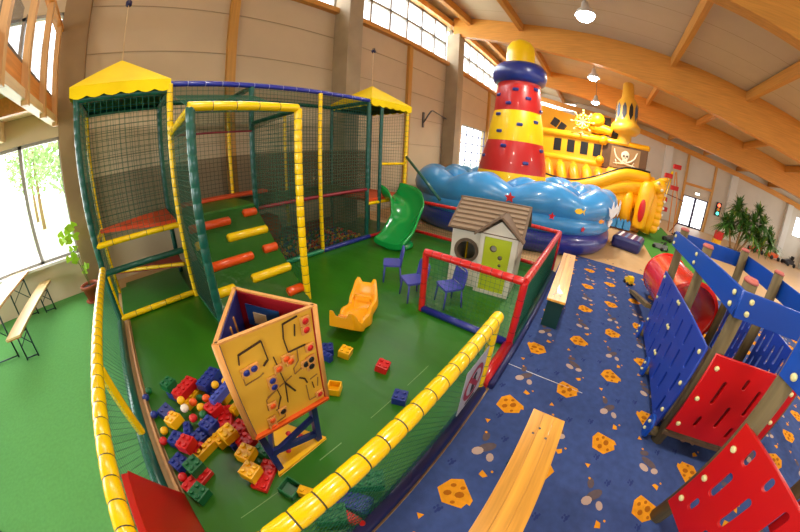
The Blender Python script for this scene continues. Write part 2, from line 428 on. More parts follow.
# gallery on the left
t = thing('timber_gallery', 'timber gallery with orange wood fascia, posts and tinted balustrade above the beer table', 'gallery', (-1.2, 3, 3))
def G(mb, name, mt, k=None):
    o = mb.obj(name, mt, t); o.location = (1.2, -3, -3)
    return o
orw = wood('gallery_fascia', rgb(214, 140, 66), 1, .15); plw = wood('gallery_pale_timber', rgb(226, 200, 160), 1, .1)
G(MB().bb((-1.29, -2.5, 3.16), (-1.25, 6.1, 3.46)), 'fascia', orw)
G(MB().bb((-1.33, -2.5, 3.04), (-1.19, 6.38, 3.16)), 'edge_beam', plw)
G(MB().bb((-6, -2.5, 3.32), (-1.3, 6.38, 3.4)), 'deck', plw)
for x in (-2.35, -3.5, -4.65): G(MB().bb((x-.07, -2.5, 2.98), (x+.07, 6.38, 3.32)), 'joist', plw)
for y in (4.9, 2.6, .3): G(MB().bb((-4.6, y-.06, 3.08), (-1.35, y+.06, 3.32)), 'cross_joist', orw)
for y in (6.0, 5.1, 4.15, 3.2, 2.2): G(MB().bb((-1.25, y-.05, 2.98), (-1.16, y+.05, 4.68)), 'post', wood('gallery_post', rgb(206, 160, 104), 2))
G(MB().bb((-1.3, -2, 4.66), (-1.16, 6.3, 4.74)), 'handrail', glul)
for a, b in ((5.0, 5.83), (4.1, 4.87), (3.15, 3.93)): G(MB().bb((-1.27, a, 3.5), (-1.26, b, 3.5+.55)), 'balustrade_panel', tint)
G(MB().bb((-1.3, 2.5, 3.46), (-1.25, 6.1, 3.5)), 'bottom_rail', graym)
# lamps
for i, (x, y, z, lb_) in enumerate(((7.3, .5, 5.95, 'bright round hall lamp hanging nearest the viewer under the ceiling'), (12.4, .5, 5.92, 'pendant hall lamp with violet glow between the curved beams'), (16.4, .48, 5.85, 'small far pendant lamp over the pirate ship'))):
    t = thing('pendant_lamp', lb_, 'lamp', (x, y, z), 0, None)
    MB().lathe((0, 0, 0), [(.05, .34), (.08, .3), (.1, .16), (.2, .06), (.26, -.06), (.24, -.06), (.16, .06), (.05, .12)], 24).obj('shade', mat('lamp_housing', rgb(190, 186, 176), .4), t)
    MB().ball((0, 0, -.06), .17 if i else .23, 16, (1, 1, .7)).obj('bulb', lampm, t)  # bulb made oversized, its shape stands in for the bloom
    zc = zt(y)-z; MB().cyl((0, 0, .3), (0, 0, zc), .012, n=6).obj('stem', graym, t)
    l = bpy.data.lights.new('lamp', 'SPOT'); l.energy = 500 if i == 0 else 850; l.color = (1, .95, .84); l.shadow_soft_size = .2; l.spot_size = 2.8; l.spot_blend = .6
    o = bpy.data.objects.new('lamp_light', l); COL.objects.link(o); o.parent = t; o.location = (0, 0, -.25)

# ------------------------------------------------------------------ floor coverings
tag(MB().bb((-8.9, -1.5, .0), (-.64, 6.39, .006)).obj('floor_carpet', grn_carpet), 'flat bright green carpet left of the yellow padded rail', 'carpet')
mm = MB().bb((-.46, .5, .0), (5.85, 6.0, .02))
mm.bb((.5, 1.015, .02), (.72, 1.022, .021), m=1); mm.bb((1.05, 1.015, .02), (1.4, 1.021, .021), m=1); mm.bb((1.55, 1.015, .02), (1.9, 1.02, .021), m=1); mm.bb((-.2, 1.015, .02), (.15, 1.02, .021), m=1)
tag(mm.obj('play_mat', [grn_mat, mat('mat_seam', rgb(120, 160, 96), .3)]), 'glossy green vinyl play mat inside the fenced area', 'mat')
m = MB(); m.bb((-3, -7, 0), (7.35, .38, .006), m=0)
def disc(cx, cy, rx, ry, a, z, mi, n=12):
    ca, sa = math.cos(a), math.sin(a)
    m.add([(cx+ca*rx*math.cos(t)-sa*ry*math.sin(t), cy+sa*rx*math.cos(t)+ca*ry*math.sin(t), z) for t in [2*PI*i/n for i in range(n)]], [tuple(range(n))], m=mi)
def poly(P, cx, cy, a, s, z, mi):
    ca, sa = math.cos(a), math.sin(a)
    m.add([(cx+(x*ca-y*sa)*s, cy+(x*sa+y*ca)*s, z) for x, y in P], [tuple(range(len(P)))], m=mi)
CH = [(-.5, .2), (-.42, -.3), (.12, -.55), (.3, -.42), (.38, -.5), (.5, -.34), (.34, .42), (-.05, .46)]
row = 0; y = .14
while y > -6.8:
    x = -3.08+(.5 if row % 2 else 0)
    while x < 7.1:
        if -2.8 < x and y > -6.8:
            k = (row*7+int(x*3)) % 5
            a = [-.6, 2.2, -.9, 1.9, -.4][k]
            poly(CH, x, y, a, .23, .0075, 1)
            for hx, hy, hr in ((.12, -.1, .035), (-.2, .0, .03), (.0, .22, .022), (.25, .1, .02), (-.1, -.3, .018)):
                disc(x+(hx*math.cos(a)-hy*math.sin(a))*.25, y+(hx*math.sin(a)+hy*math.cos(a))*.25, hr, hr*.7, a, .0082, 2, 8)
        mx, my = x+.47, y-.02
        if mx < 7.2:
            a2 = 1.1 if row % 2 else 2.4
            disc(mx, my, .085, .038, a2, .0073, 3, 10); disc(mx+.09, my+.05, .05, .03, a2+.8, .0076, 3, 8)
            disc(mx-.07, my+.05, .05, .036, a2, .008, 4, 10); disc(mx-.075, my-.06, .04, .03, a2+1, .008, 4, 10)
            disc(mx+.13, my+.07, .012, .012, 0, .0085, 1, 6)
        poly([(-.5, -.3), (.5, -.2), (.2, .5), (-.4, .3)], x+.24, y-.1, 1+row, .065, .0075, 1)
        disc(x+.29, y-.15, .011, .011, 0, .0075, 1, 6)
        poly([(-.5, -.3), (.5, -.4), (.1, .5)], x+.72, y+.09, 2+row, .05, .0075, 1)
        for q, (px, py) in enumerate(((.2, .14), (.62, -.12), (.83, .02))):
            for e in range(4): disc(x+px+.025*math.cos(e*1.1-.4), y+py+.03*math.sin(e*1.1-.4), .012, .009, 0, .0071, 5, 6)
            disc(x+px, y+py, .02, .015, 0, .0071, 5, 6)
        x += 1.0
    y -= .465; row += 1
m.bb((2.46, -.5, .006), (2.467, .36, .0075), m=6)
tag(m.obj('patterned_carpet', [bl_carpet, cheese, cheese_h, mouse_m, ear_m, paw_m, tape_m]), 'blue carpet printed with cheese pieces, mice and paw prints', 'carpet')
tag(MB().add([(7.6, -4.4, .005), (9, -2.3, .005), (15, -2.3, .005), (18.5, -4.5, .005), (12.5, -4.2, .005), (9.4, -4.6, .005), (7.6, -4.4, 0), (9, -2.3, 0), (15, -2.3, 0), (18.5, -4.5, 0), (12.5, -4.2, 0), (9.4, -4.6, 0)],
    [(5, 4, 3, 2, 1, 0), (0, 1, 7, 6), (1, 2, 8, 7), (2, 3, 9, 8), (3, 4, 10, 9), (4, 5, 11, 10), (5, 0, 6, 11)]).obj('turf_strip', turf), 'strip of green artificial turf beside the pirate ship', 'turf')
# ------------------------------------------------------------------ low fences
t = thing('play_fence', 'low green net fence with yellow padded top rail along the light green carpet', 'fence', (-.59, 2.4, 0))
def P(mb, name, mt, par, off, bevel=0):
    o = mb.obj(name, mt, par, bevel); o.location = -Vector(off); return o
o_ = (-.59, 2.4, 0)
P(MB().pad((-.59, .40, .84), (-.59, 4.33, .84), .048, .135, 14), 'top_rail', [yel, tie], t, o_)
P(MB().tube([(-.6, .46, .06), (-.6, 4.3, .06)], .055, 12), 'bottom_rail', grn_pad, t, o_)
P(MB().net((-.59, .46, .06), (0, 1, 0), (0, 0, 1), 3.85, .78, .06, True, .0018), 'net', net_green, t, o_)
P(MB().pad((-.585, 2.08, .1), (-.585, 2.08, .8), .036, .6, 10), 'post', [yel, tie], t, o_)
P(MB().bb((-.5, 1.1, .0), (-.475, 4.3, .07)), 'kick_board', kick, t, o_)
t = thing('play_fence', 'low green net fence with bright yellow padded rail running beside the blue patterned carpet', 'fence', (.6, .46, 0))
o_ = (.6, .46, 0)
P(MB().pad((-.59, .46, .84), (1.93, .46, .84), .05, .125, 16), 'top_rail', [yel, tie], t, o_)
P(MB().pad((1.89, .46, .02), (1.89, .46, .82), .038, .12, 12), 'end_post', [yel, mat('green_lacing', rgb(30, 110, 50), .5)], t, o_)
P(MB().tube([(-.59, .44, .06), (1.9, .44, .06)], .055, 12), 'bottom_rail', navy_pad, t, o_)
P(MB().net((-.59, .46, .06), (1, 0, 0), (0, 0, 1), 2.45, .78, .055, True, .002), 'net', net_green, t, o_)
m = MB(); m.bb((1.42, .444, .14), (1.82, .450, .62), m=0)
for k in range(28):
    a = 2*PI*k/28; a2 = 2*PI*(k+1)/28; c = Vector((1.62, .442, .38))
    m.add([c+Vector((r*math.cos(q), 0, r*math.sin(q))) for r, q in ((.17, a), (.17, a2), (.125, a2), (.125, a))], [(0, 1, 2, 3)], m=1)
m.prism([(1.50, .47), (1.53, .50), (1.74, .29), (1.71, .26)], (0, .439, 0), (1, 0, 0), (0, 0, 1), (0, 1, 0), .003, m=1)
m.ball((1.62, .443, .45), .035, 8, (1, .1, 1), m=2); m.bb((1.59, .440, .28), (1.65, .443, .41), m=2); m.bb((1.54, .440, .17), (1.70, .443, .19), m=2)
P(m, 'warning_sign', [mat('sign_grey', rgb(176, 178, 186), .4), mat('sign_red', rgb(150, 36, 60), .5), black], t, o_)
# red padded panel leaning inside the left fence
t_ = MB(); t_.prism([(.50, 0), (1.42, 0), (1.1, .82), (.45, .84)], (-.5, 0, 0), (0, 1, 0), (-.04, 0, .999), (1, 0, 0), .035)
o = t_.obj('padded_panel', mat('red_foam_panel', rgb(190, 22, 18), .4), bevel=.008); tag(o, 'red slanted foam panel leaning inside the left net fence', 'foam panel')

# red pen around the playhouse
o_ = (4.1, .46, 0)
t = thing('pen_fence', 'red padded fence with green nets around the small playhouse', 'fence', o_)
Z = .84
def rail(a, b, r=.045): P(MB().pad(a, b, r, .13, 12), 'rail', [red_pad, mat('red_tie', rgb(120, 10, 16), .5)], t, o_)
rail((2.74, 1.70, Z), (2.74, .46, Z)); rail((2.74, .46, Z), (5.52, .46, Z)); rail((5.52, .46, Z), (5.6, 4.3, Z), .04)
rail((5.52, .46, .1), (5.6, 4.3, .1), .04)
P(MB().tube([(2.74, .46, .05), (1.95, .46, .05)], .06, 10), 'floor_bar', red_pad, t, o_)
for x, y in ((2.74, 1.68), (2.74, .46), (5.52, .46)): P(MB().pad((x, y, .02), (x, y, Z), .042, .2, 10), 'post', [red_pad, MATS['red_tie']], t, o_)
P(MB().tube([(2.74, 1.66, .06), (2.74, .48, .06)], .048, 12), 'bottom_rail', blue_pad, t, o_)
P(MB().tube([(2.74, .45, .05), (5.5, .45, .05)], .05, 10), 'edge_pad', grn_pad, t, o_)
P(MB().tube([(2.0, .38, .04), (5.5, .38, .04)], .035, 8), 'floor_trim', navy_pad, t, o_)
P(MB().net((2.74, .5, .06), (0, 1, 0), (0, 0, 1), 1.15, .76, .055, False, .002), 'net', net_green, t, o_)
P(MB().net((2.78, .46, .06), (1, 0, 0), (0, 0, 1), 2.7, .76, .045, True, .004), 'net', net_green, t, o_)
P(MB().net((5.56, .5, .1), (0.02, 1, 0), (0, 0, 1), 3.75, .72, .06, False, .002), 'net', net_dark, t, o_)

# ------------------------------------------------------------------ netted climbing tower
o_ = (2, 4.4, 0)
t = thing('climbing_frame', 'two storey netted climbing frame with ball pit, roll ramp and yellow roofs by the wall', 'climbing frame', o_)
def post(x, y, z1, kind='g', r=None, z0=0):
    if kind == 'y': P(MB().pad((x, y, z0), (x, y, z1), r or .04, .13, 12), 'post', [yel, tie], t, o_)
    else: P(MB().pad((x, y, z0), (x, y, z1), r or .043, .16, 12), 'post', [grn_pad, net_dark], t, o_)
post(-.6, 4.4, 3.05); post(.65, 3.03, 2.52, r=.05); post(1.9, 3.03, 2.52, 'y', .05)
post(.65, 4.37, 3.08, 'y', .045); post(1.9, 4.4, 3.06); post(3.2, 4.36, 3.06, 'y', .04); post(4.5, 4.4, 3.06); post(5.85, 4.4, 3.05, 'y', .045)
post(-.6, 5.65, 3.05, 'y', .035); post(.65, 5.65, 3.05); post(1.95, 5.65, 3.05, 'y', .038); post(3.2, 5.65, 3.05, 'y', .038); post(4.5, 5.65, 3.05); post(5.85, 5.65, 3.05)
post(3.5, 5.65, 3.05, 'y', .032); post(1.2, 5.65, 3.05, r=.045); post(4.9, 4.4, 3.05, r=.045)
def beam(a, b, mt, r=.045, name='beam'): P(MB().pad(a, b, r, .25, 10), name, [mt, tie if mt is yel else net_dark if mt is grn_pad else mat('white_tie', rgb(170, 180, 220), .5) if mt.name.startswith('bright_blue') else mt], t, o_)
beam((.65, 4.4, 3.08), (4.5, 4.4, 3.085), mat('bright_blue_pad', rgb(36, 48, 160), .3, coat=.3), .042)
for a, b in (((.65, 5.65, 3.05), (4.5, 5.65, 3.05)), ((-.6, 5.65, 3.0), (.65, 5.65, 3.0)), ((.65, 4.4, 3.0), (.65, 5.65, 3.0)), ((-.6, 4.4, 3.0), (-.6, 5.65, 3.0)), ((1.9, 4.4, 3.05), (1.9, 5.65, 3.05)), ((4.5, 4.4, 3.05), (4.5, 5.65, 3.05)), ((4.5, 5.65, 3.0), (5.85, 5.65, 3.0)), ((-.6, 4.4, 2.98), (.65, 4.4, 2.98))): beam(a, b, grn_pad, .045)
beam((.62, 3.03, 2.52), (1.9, 3.03, 2.52), yel, .05); beam((.65, 3.03, 2.5), (.65, 4.35, 2.4), yel, .045); beam((1.9, 3.05, 2.5), (1.9, 4.35, 2.48), grn_pad, .03)
beam((.68, 4.36, 2.36), (1.88, 4.36, 2.36), crim, .016)
beam((-.6, 4.4, 1.14), (.63, 4.4, 1.14), yel, .042); beam((-.6, 4.4, .76), (.64, 4.4, .76), grn_pad, .045)
beam((-.6, 4.4, 1.14), (-.6, 5.65, 1.14), yel, .04); beam((-.58, 4.4, .07), (.63, 4.4, .07), yel, .045)
beam((-.55, 5.35, .48), (.62, 4.62, .48), yel, .03); beam((-.56, 4.4, .72), (-.56, 4.42, .08), yel, .03)
beam((1.9, 4.4, 1.12), (4.5, 4.4, 1.15), crim, .035); beam((4.5, 4.4, .82), (5.85, 4.4, .82), yel, .04); beam((4.9, 4.4, 1.7), (5.85, 4.4, 1.7), yel, .035)
beam((1.85, 4.35, .06), (3.2, 4.35, .06), mat('light_green_pad', rgb(20, 130, 90), .3, coat=.3), .045); beam((3.2, 4.35, .06), (4.55, 4.35, .06), blue_pad, .05); beam((4.55, 4.35, .06), (5.6, 4.35, .06), red_pad, .04)
beam((.68, 3.05, .06), (.68, 4.4, .06), mat('light_green_pad', rgb(20, 130, 90)), .025)
P(MB().tube([(5.85, 4.38, 1.88), (5.5, 3.12, .98)], .035, 10), 'diagonal_brace', grn_pad, t, o_)
# platforms
def slab(a, b, mt, name='platform'): P(MB().bb(a, b), name, mt, t, o_, .015)
P(MB().add([(-.5, 4.47, 1.33), (.6, 4.47, 1.2), (.6, 5.6, 1.25), (-.5, 4.47, 1.28), (.6, 4.47, 1.14), (.6, 5.6, 1.19)], [(0, 1, 2), (5, 4, 3), (0, 3, 4, 1), (1, 4, 5, 2), (2, 5, 3, 0)]), 'platform', org_platform, t, o_)
P(MB().add([(-.52, 5.34, .5), (.6, 4.64, .5), (.6, 5.55, .5), (-.52, 5.34, .43), (.6, 4.64, .43), (.6, 5.55, .43)], [(0, 1, 2), (5, 4, 3), (0, 3, 4, 1), (1, 4, 5, 2), (2, 5, 3, 0)]), 'platform', mat('dark_red_platform', rgb(150, 40, 28), .5), t, o_)
slab((.68, 4.38, 1.16), (1.9, 5.6, 1.22), grn_mat); slab((1.95, 4.45, 1.1), (4.45, 5.6, 1.17), mat('dark_green_mat', rgb(26, 74, 34), .5)); slab((4.55, 4.4, .86), (5.8, 5.6, .93), org_platform)
slab((.75, 5.35, 1.22), (2.6, 5.6, 1.28), org_platform, 'padding')
slab((-.55, 4.45, .0), (.6, 5.6, .09), mat('green_cell_mat', rgb(32, 110, 36), .35, bump=.3, bscale=3), 'cell_mat')
slab((1.95, 4.42, .0), (4.45, 5.6, .05), mat('pit_floor', rgb(40, 30, 26), .8), 'pit_floor')
P(MB().bb((1.93, 5.57, .05), (4.45, 5.6, .35)), 'pit_wall', crim, t, o_)
P(MB().lathe((2.45, 5.2, .55), [(.001, -.3), (.22, -.22), (.3, 0), (.22, .22), (.001, .3)], 20), 'punching_ball', org_platform, t, o_)
# roll ramp
dirr = Vector((0, 4.42-2.9, 1.22-.03)); dirr.normalize(); up = Vector((1, 0, 0)).cross(dirr)
ramp = MB(); A = Vector((.70, 2.9, .03)); L = math.hypot(1.52, 1.19)
ramp.prism([(0, 0), (1.17, 0), (1.17, L), (0, L)], A-up*.06, (1, 0, 0), dirr, up, .06)
rp = P(ramp, 'ramp_mat', mat('ramp_vinyl', rgb(34, 92, 26), .2, coat=.5, bump=1., bscale=5), t, o_)
for k, (a, b, f) in enumerate(((.15, .62, .02), (0, .0, 0))): pass
rolls = [(.86, .02, .66, org_pad), (.90, .90, 1.13, org_pad), (.70, .50, 1.15, yel), (.70, .02, .17, yel), (.50, .02, .74, org_pad), (.52, .92, 1.15, org_pad), (.32, .56, 1.17, yel), (.30, .02, .3, yel), (.13, .92, 1.17, org_pad), (.11, .05, .6, org_pad)]
for f, x0, x1, mt in rolls:
    c = A+dirr*(L*f)+up*.015
    P(MB().tube([c+Vector((x0, 0, 0)), c+Vector((x0+.02, 0, 0)), c+Vector((x1-.02, 0, 0)), c+Vector((x1, 0, 0))], [.045, .066, .066, .045], 12), 'roll', mt, t, o_)
# nets
def net(O, U, V, w, h, st=.08, r=.0032, mt=net_dark, diag=False): P(MB().net(O, U, V, w, h, st, diag, r), 'net', mt, t, o_)
X_, Y_, Z_ = (1, 0, 0), (0, 1, 0), (0, 0, 1)
net((-.6, 4.4, 1.16), X_, Z_, 1.25, 1.85); net((-.6, 4.4, .1), Y_, Z_, 1.25, 2.9); net((-.6, 5.65, 1.1), X_, Z_, 1.25, 1.9)
net((.65, 4.4, 1.16), Y_, Z_, 1.25, 1.9); net((.65, 3.03, .1), Y_, Z_, 1.35, 2.35, .06); net((1.9, 3.03, .1), Y_, Z_, 1.35, 2.35, .06)
net((.65, 5.65, 1.1), X_, Z_, 3.85, 1.95); net((1.9, 4.4, .1), X_, Z_, 2.6, 2.95, .065); net((4.5, 4.4, .1), Y_, Z_, 1.25, 2.95); net((4.5, 5.65, .1), X_, Z_, 1.3, 2.9)
net((.65, 4.4, 2.5), X_, Z_, 1.25, .55); net((.7, 3.05, 2.46), X_, (0, 1, .35), 1.2, 1.35, .06, mt=net_green)
net((5.85, 4.4, .1), Y_, Z_, 1.25, 2.8)
def scr(a, b, c, d, mt=scrim): P(MB().add([a, b, c, d], [(0, 1, 2, 3)]), 'shade_mesh', mt, t, o_)
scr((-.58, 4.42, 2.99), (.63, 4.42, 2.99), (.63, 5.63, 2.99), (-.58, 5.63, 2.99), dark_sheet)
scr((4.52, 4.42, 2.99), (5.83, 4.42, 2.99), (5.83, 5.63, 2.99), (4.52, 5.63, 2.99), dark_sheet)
scr((.66, 4.42, 3.04), (4.48, 4.42, 3.04), (4.48, 5.63, 3.0), (.66, 5.63, 3.0), green_sheet)
scr((.68, 3.05, 2.47), (1.88, 3.05, 2.47), (1.88, 4.36, 2.36), (.68, 4.36, 2.36), green_sheet)
scr((-.6, 5.63, .9), (5.85, 5.63, .9), (5.85, 5.63, 2.0), (-.6, 5.63, 2.0))
scr((-.6, 4.41, 1.2), (-.6, 5.62, 1.2), (-.6, 5.62, 1.95), (-.6, 4.41, 1.95))
scr((1.92, 4.42, .08), (4.48, 4.42, .08), (4.48, 4.42, 2.02), (1.92, 4.42, 2.02))
scr((.66, 3.1, .08), (.66, 4.35, .08), (.66, 4.35, 1.95), (.66, 3.1, 1.95))
# roofs with scalloped valance
def roof(x0, x1, y0, y1, ze, zp, name='roof'):
    cx, cy = (x0+x1)/2, (y0+y1)/2; m = MB(); N = 24
    per = []
    for (ax, ay), (bx, by) in (((x0, y0), (x1, y0)), ((x1, y0), (x1, y1)), ((x1, y1), (x0, y1)), ((x0, y1), (x0, y0))):
        for i in range(N): f = i/N; per.append((ax+(bx-ax)*f, ay+(by-ay)*f))
    n_ = len(per)
    vs = [(x, y, ze) for x, y in per]+[(cx, cy, zp)]+[(x, y, ze-.13-.035*abs(math.sin(PI*(i % N)/N*6))) for i, (x, y) in enumerate(per)]
    vs += [(x, y, z-.012) for x, y, z in vs]
    q = 2*n_+1
    for i in range(n_):
        j = (i+1) % n_
        m.f += [[i, j, n_], [i, n_+1+i, n_+1+j, j], [q+j, q+i, q+n_]]; m.mi += [0]*3; m.sm += [False]*3
    m.v = vs
    r_ = P(m, name, yel_pvc, t, o_)
    return r_
roof(-.68, .66, 4.33, 5.72, 3.14, 3.64); roof(4.5, 5.92, 4.33, 5.72, 3.14, 3.62)
m = MB()
for x, zt_ in ((0, 6.9), (5.2, 4.55)): P(MB().tube([(x, 5.02, 3.6), (x, 5.02, zt_)], .008, 5), 'roof_rope', plw, t, o_)
# drum at rope top: small hooks
for x, z, lab in ((0, 4.55, 'small dark pulley on the rope above the left yellow roof'), (5.2, 4.52, 'dark blue pulley on the rope above the right yellow roof')):
    h = thing('pulley', lab, 'pulley', (x, 5.02, z))
    MB().lathe((0, 0, 0), [(.001, -.035), (.05, -.03), (.02, 0), (.05, .03), (.001, .035)], 14, axis=Matrix.Rotation(PI/2, 3, 'X')).obj('wheel', navy_pad, h)
    MB().tube([(0, -.04, .0), (0, -.03, .08), (0, .03, .08), (0, .04, 0)], .01, 6).obj('hook', graym, h)
# balls in the pit
bal = MB().ball((0, 0, 0), .037, 10).obj('pit_ball', Lc['red'])
protos = {}
cols = ['red', 'yellow', 'blue', 'green', 'orange']
k = 0
for iy in range(12):
    for ix in range(24):
        x = 2.02+ix*.1+random.uniform(-.03, .03); y = 4.5+iy*.09+random.uniform(-.025, .025); c = random.choice(cols)
        if k >= 285: continue
        if c not in protos:
            b = bal if not protos else bal.copy()
            if protos: b.data = bal.data.copy(); COL.objects.link(b)
            b.data.materials[0] = Lc[c]; protos[c] = b
            tag(b, c+' plastic ball on the ball pit floor under the netted climbing frame', 'ball', c+' balls in the ball pit')
        else:
            b = protos[c].copy(); COL.objects.link(b)
        b.location = (x, y, .09+random.random()*.07*(iy/12)+.02*(k % 2)); k += 1
# green slide
o_ = (4.9, 3.8, 0)
t2 = thing('curved_slide', 'short curved green plastic slide leaving the climbing frame', 'slide', o_)
path = [((5.33, 4.42, .92), 0), ((5.32, 4.15, .86), 0), ((5.24, 3.88, .72), .1), ((5.05, 3.68, .52), .4), ((4.78, 3.6, .35), .8), ((4.5, 3.53, .22), 1.1), ((4.2, 3.5, .17), 1.2)]
pts = [Vector(p) for p, _ in path]
def smooth(pts, k=4):
    out = []
    for i in range(len(pts)-1):
        p0, p1, p2, p3 = pts[max(i-1, 0)], pts[i], pts[i+1], pts[min(i+2, len(pts)-1)]
        for j in range(k):
            u = j/k; out.append(.5*((2*p1)+(p2-p0)*u+(2*p0-5*p1+4*p2-p3)*u*u+(3*p1-p0-3*p2+p3)*u**3))
    out.append(pts[-1]); return out
sp = smooth(pts)
m = MB(); rows = []; K = 14; TH = .03
for i, p in enumerate(sp):
    d = (sp[min(i+1, len(sp)-1)]-sp[max(i-1, 0)]); dh = Vector((d.x, d.y, 0)).normalized(); s = dh.cross(Vector((0, 0, 1)))
    f = i/(len(sp)-1); outr = []; inr = []
    for j in range(K+1):
        a = -1+2*j/K
        w = .40; hgt = (interp([(1.01, .07), (.8, .2), (.6, .36), (.35, .42), (.15, .33), (0, .3)], f) if a > 0 else interp([(1.01, .06), (.7, .14), (.4, .2), (.2, .26), (0, .3)], f)) * (abs(a)**2.4)
        pass
        side = s*(-a)*(w*(1-.12*abs(a)**4))
        inr.append(p+side+Vector((0, 0, hgt))); outr.append(p+side*(1.07)+Vector((0, 0, hgt-(.1 if abs(a) < .9 else .06))))
    rows.append(inr+outr[::-1])
nn = len(rows[0]); base = 0
for r_ in rows: m.v += [tuple(v) for v in r_]
for i in range(len(rows)-1):
    for j in range(nn):
        m.f.append([i*nn+j, i*nn+(j+1) % nn, (i+1)*nn+(j+1) % nn, (i+1)*nn+j]); m.mi.append(0); m.sm.append(True)
m.f.append(list(range(nn))[::-1]); m.f.append([(len(rows)-1)*nn+j for j in range(nn)]); m.mi += [0, 0]; m.sm += [False, False]
P(m, 'chute', slide_green, t2, o_)
P(MB().lathe((4.55, 3.52, .02), [(.30, 0), (.34, .04), (.32, .1), (.2, .12), (.001, .12)], 28), 'slide_foot', slide_green, t2, o_)

# ------------------------------------------------------------------ playhouse
o_ = (4.36, 1.42, 0)
t = thing('playhouse', 'small plastic playhouse with brown ribbed roof and lime green door', 'playhouse', (4.31, 1.43, .02), -PI/2+.13); t.scale = (.97,)*3
# local frame: x along the facade (viewer's left to right), y away from viewer (depth), facade at y=-.45
W2 = .53; YF = -.45
rot = Matrix.Rotation(0, 4, 'X')
FM = frame((0, YF, 0), (1, 0, 0), (0, 0, 1))
plate([(-W2, 0), (W2, 0), (W2, .95), (-W2, .95)], [circ(-.27, .60, .17, 28)], .03, 'front_wall', pw, t, FM)
MB().bb((-W2, -.42, 0), (-W2+.03, .45, .95)).obj('side_wall', pw, t); MB().bb((W2-.03, -.42, 0), (W2, .45, .95)).obj('side_wall', pw, t); MB().bb((-W2, .42, 0), (W2, .45, .95)).obj('back_wall', pw, t)
for s in (-1, 1): MB().prism([(-.43, .95), (.45, .95), (.01, 1.3)], (s*(W2-.02)-.015, 0, 0), (0, 1, 0), (0, 0, 1), (1, 0, 0), .03).obj('gable_wall', pw, t)
m = MB()
for i in range(30):
    a, b = 2*PI*i/30, 2*PI*(i+1)/30
    for (ra, rb) in ((.15, .2),):
        v = [(-.27+r*math.cos(q), YF-.03+dy, .60+r*math.sin(q)) for dy in (0, .05) for r, q in ((ra, a), (rb, a), (rb, b), (ra, b))]
        m.add(v, [(0, 1, 2, 3), (7, 6, 5, 4), (0, 3, 7, 4), (1, 5, 6, 2)], smooth=False)
m.obj('round_window_frame', pbrown, t)
MB().bb((-.40, YF+.4, .66), (-.16, YF+.42, .69)).obj('inner_shelf', yel, t); MB().bb((-.40, YF+.4, .3), (-.37, YF+.42, .66)).obj('inner_post', yel, t)
# door bay
BY = YF-.09
plate([(-.04, 0), (.52, 0), (.52, .95), (.24, 1.17), (-.04, .95)], [[(.02, .05), (.44, .05), (.44, .92), (.02, .92)]], .06, 'door_bay', pw, t, frame((0, BY, 0), (1, 0, 0), (0, 0, 1)))
MB().bb((-.04, BY, 0), (-.01, YF, .95)).obj('bay_side', pw, t); MB().bb((.49, BY, 0), (.52, YF, .95)).obj('bay_side', pw, t)
dr = plate([(.02, .05), (.44, .05), (.44, .92), (.02, .92)], [circ(.17, .74, .058), circ(.29, .62, .04), circ(.30, .50, .03), circ(.27, .41, .018)], .03, 'door', pg, t, frame((0, BY, 0), (1, 0, 0), (0, 0, 1)))
m = MB()
for cx, cz, r_ in ((.17, .74, .058), (.29, .62, .04), (.30, .50, .03)): m.lathe((cx, BY+.005, cz), [(r_-.012, -.03), (r_+.01, -.03), (r_+.01, 0), (r_-.012, 0)], 18, axis=Matrix.Rotation(PI/2, 3, 'X'))
m.obj('porthole_ring', pbrown, dr)
MB().tube([(.05, BY-.03, .42), (.13, BY-.03, .42)], .015, 8).obj('door_handle', graym, dr)
# roof slopes: ridge along x at y=.02,z=1.36
def slope(m, x0, x1, y0, z0, y1, z1, th=.03, ribs=7):
    d = Vector((0, y1-y0, z1-z0)); L = d.length; d.normalize(); nrm = Vector((1, 0, 0)).cross(d)
    if nrm.z < 0: nrm = -nrm
    m.prism([(0, 0), (x1-x0, 0), (x1-x0, L), (0, L)], Vector((x0, y0, z0)), (1, 0, 0), d, nrm, th)
    for i in range(ribs):
        p = Vector((x0, y0, z0))+d*(L*(i+.5)/ribs)+nrm*(th+.004)
        m.box(p+Vector(((x1-x0)/2, 0, 0)), (x1-x0-.08, L/ribs*.55, .018), Matrix((Vector((1, 0, 0)), d, nrm)).transposed(), m=1)
m = MB(); slope(m, -.58, .6, -.56, .94, .0, 1.34); slope(m, -.58, .6, .56, .94, .0, 1.34)
m.obj('roof', [mat('playhouse_roof_edge', rgb(108, 86, 66), .6), pr], t)
m = MB(); m.bar((-.6, .02, 1.36), (.6, .02, 1.36), .06, .04); m.obj('ridge_cap', MATS['playhouse_roof_edge'], t)
m = MB()
for sx in (-1, 1):
    v0 = Vector((.24, -.66, 1.24)); v1 = Vector((.24+sx*.36, -.66, .93)); d = (v1-v0); L = d.length; d.normalize(); nr = d.cross(Vector((0, 1, 0)));
    if nr.z < 0: nr = -nr
    m.prism([(0, 0), (L, 0), (L, .16), (0, .5)], v0, d, (0, 1, 0), nr, .03)
m.obj('porch_roof', MATS['playhouse_roof_edge'], t)

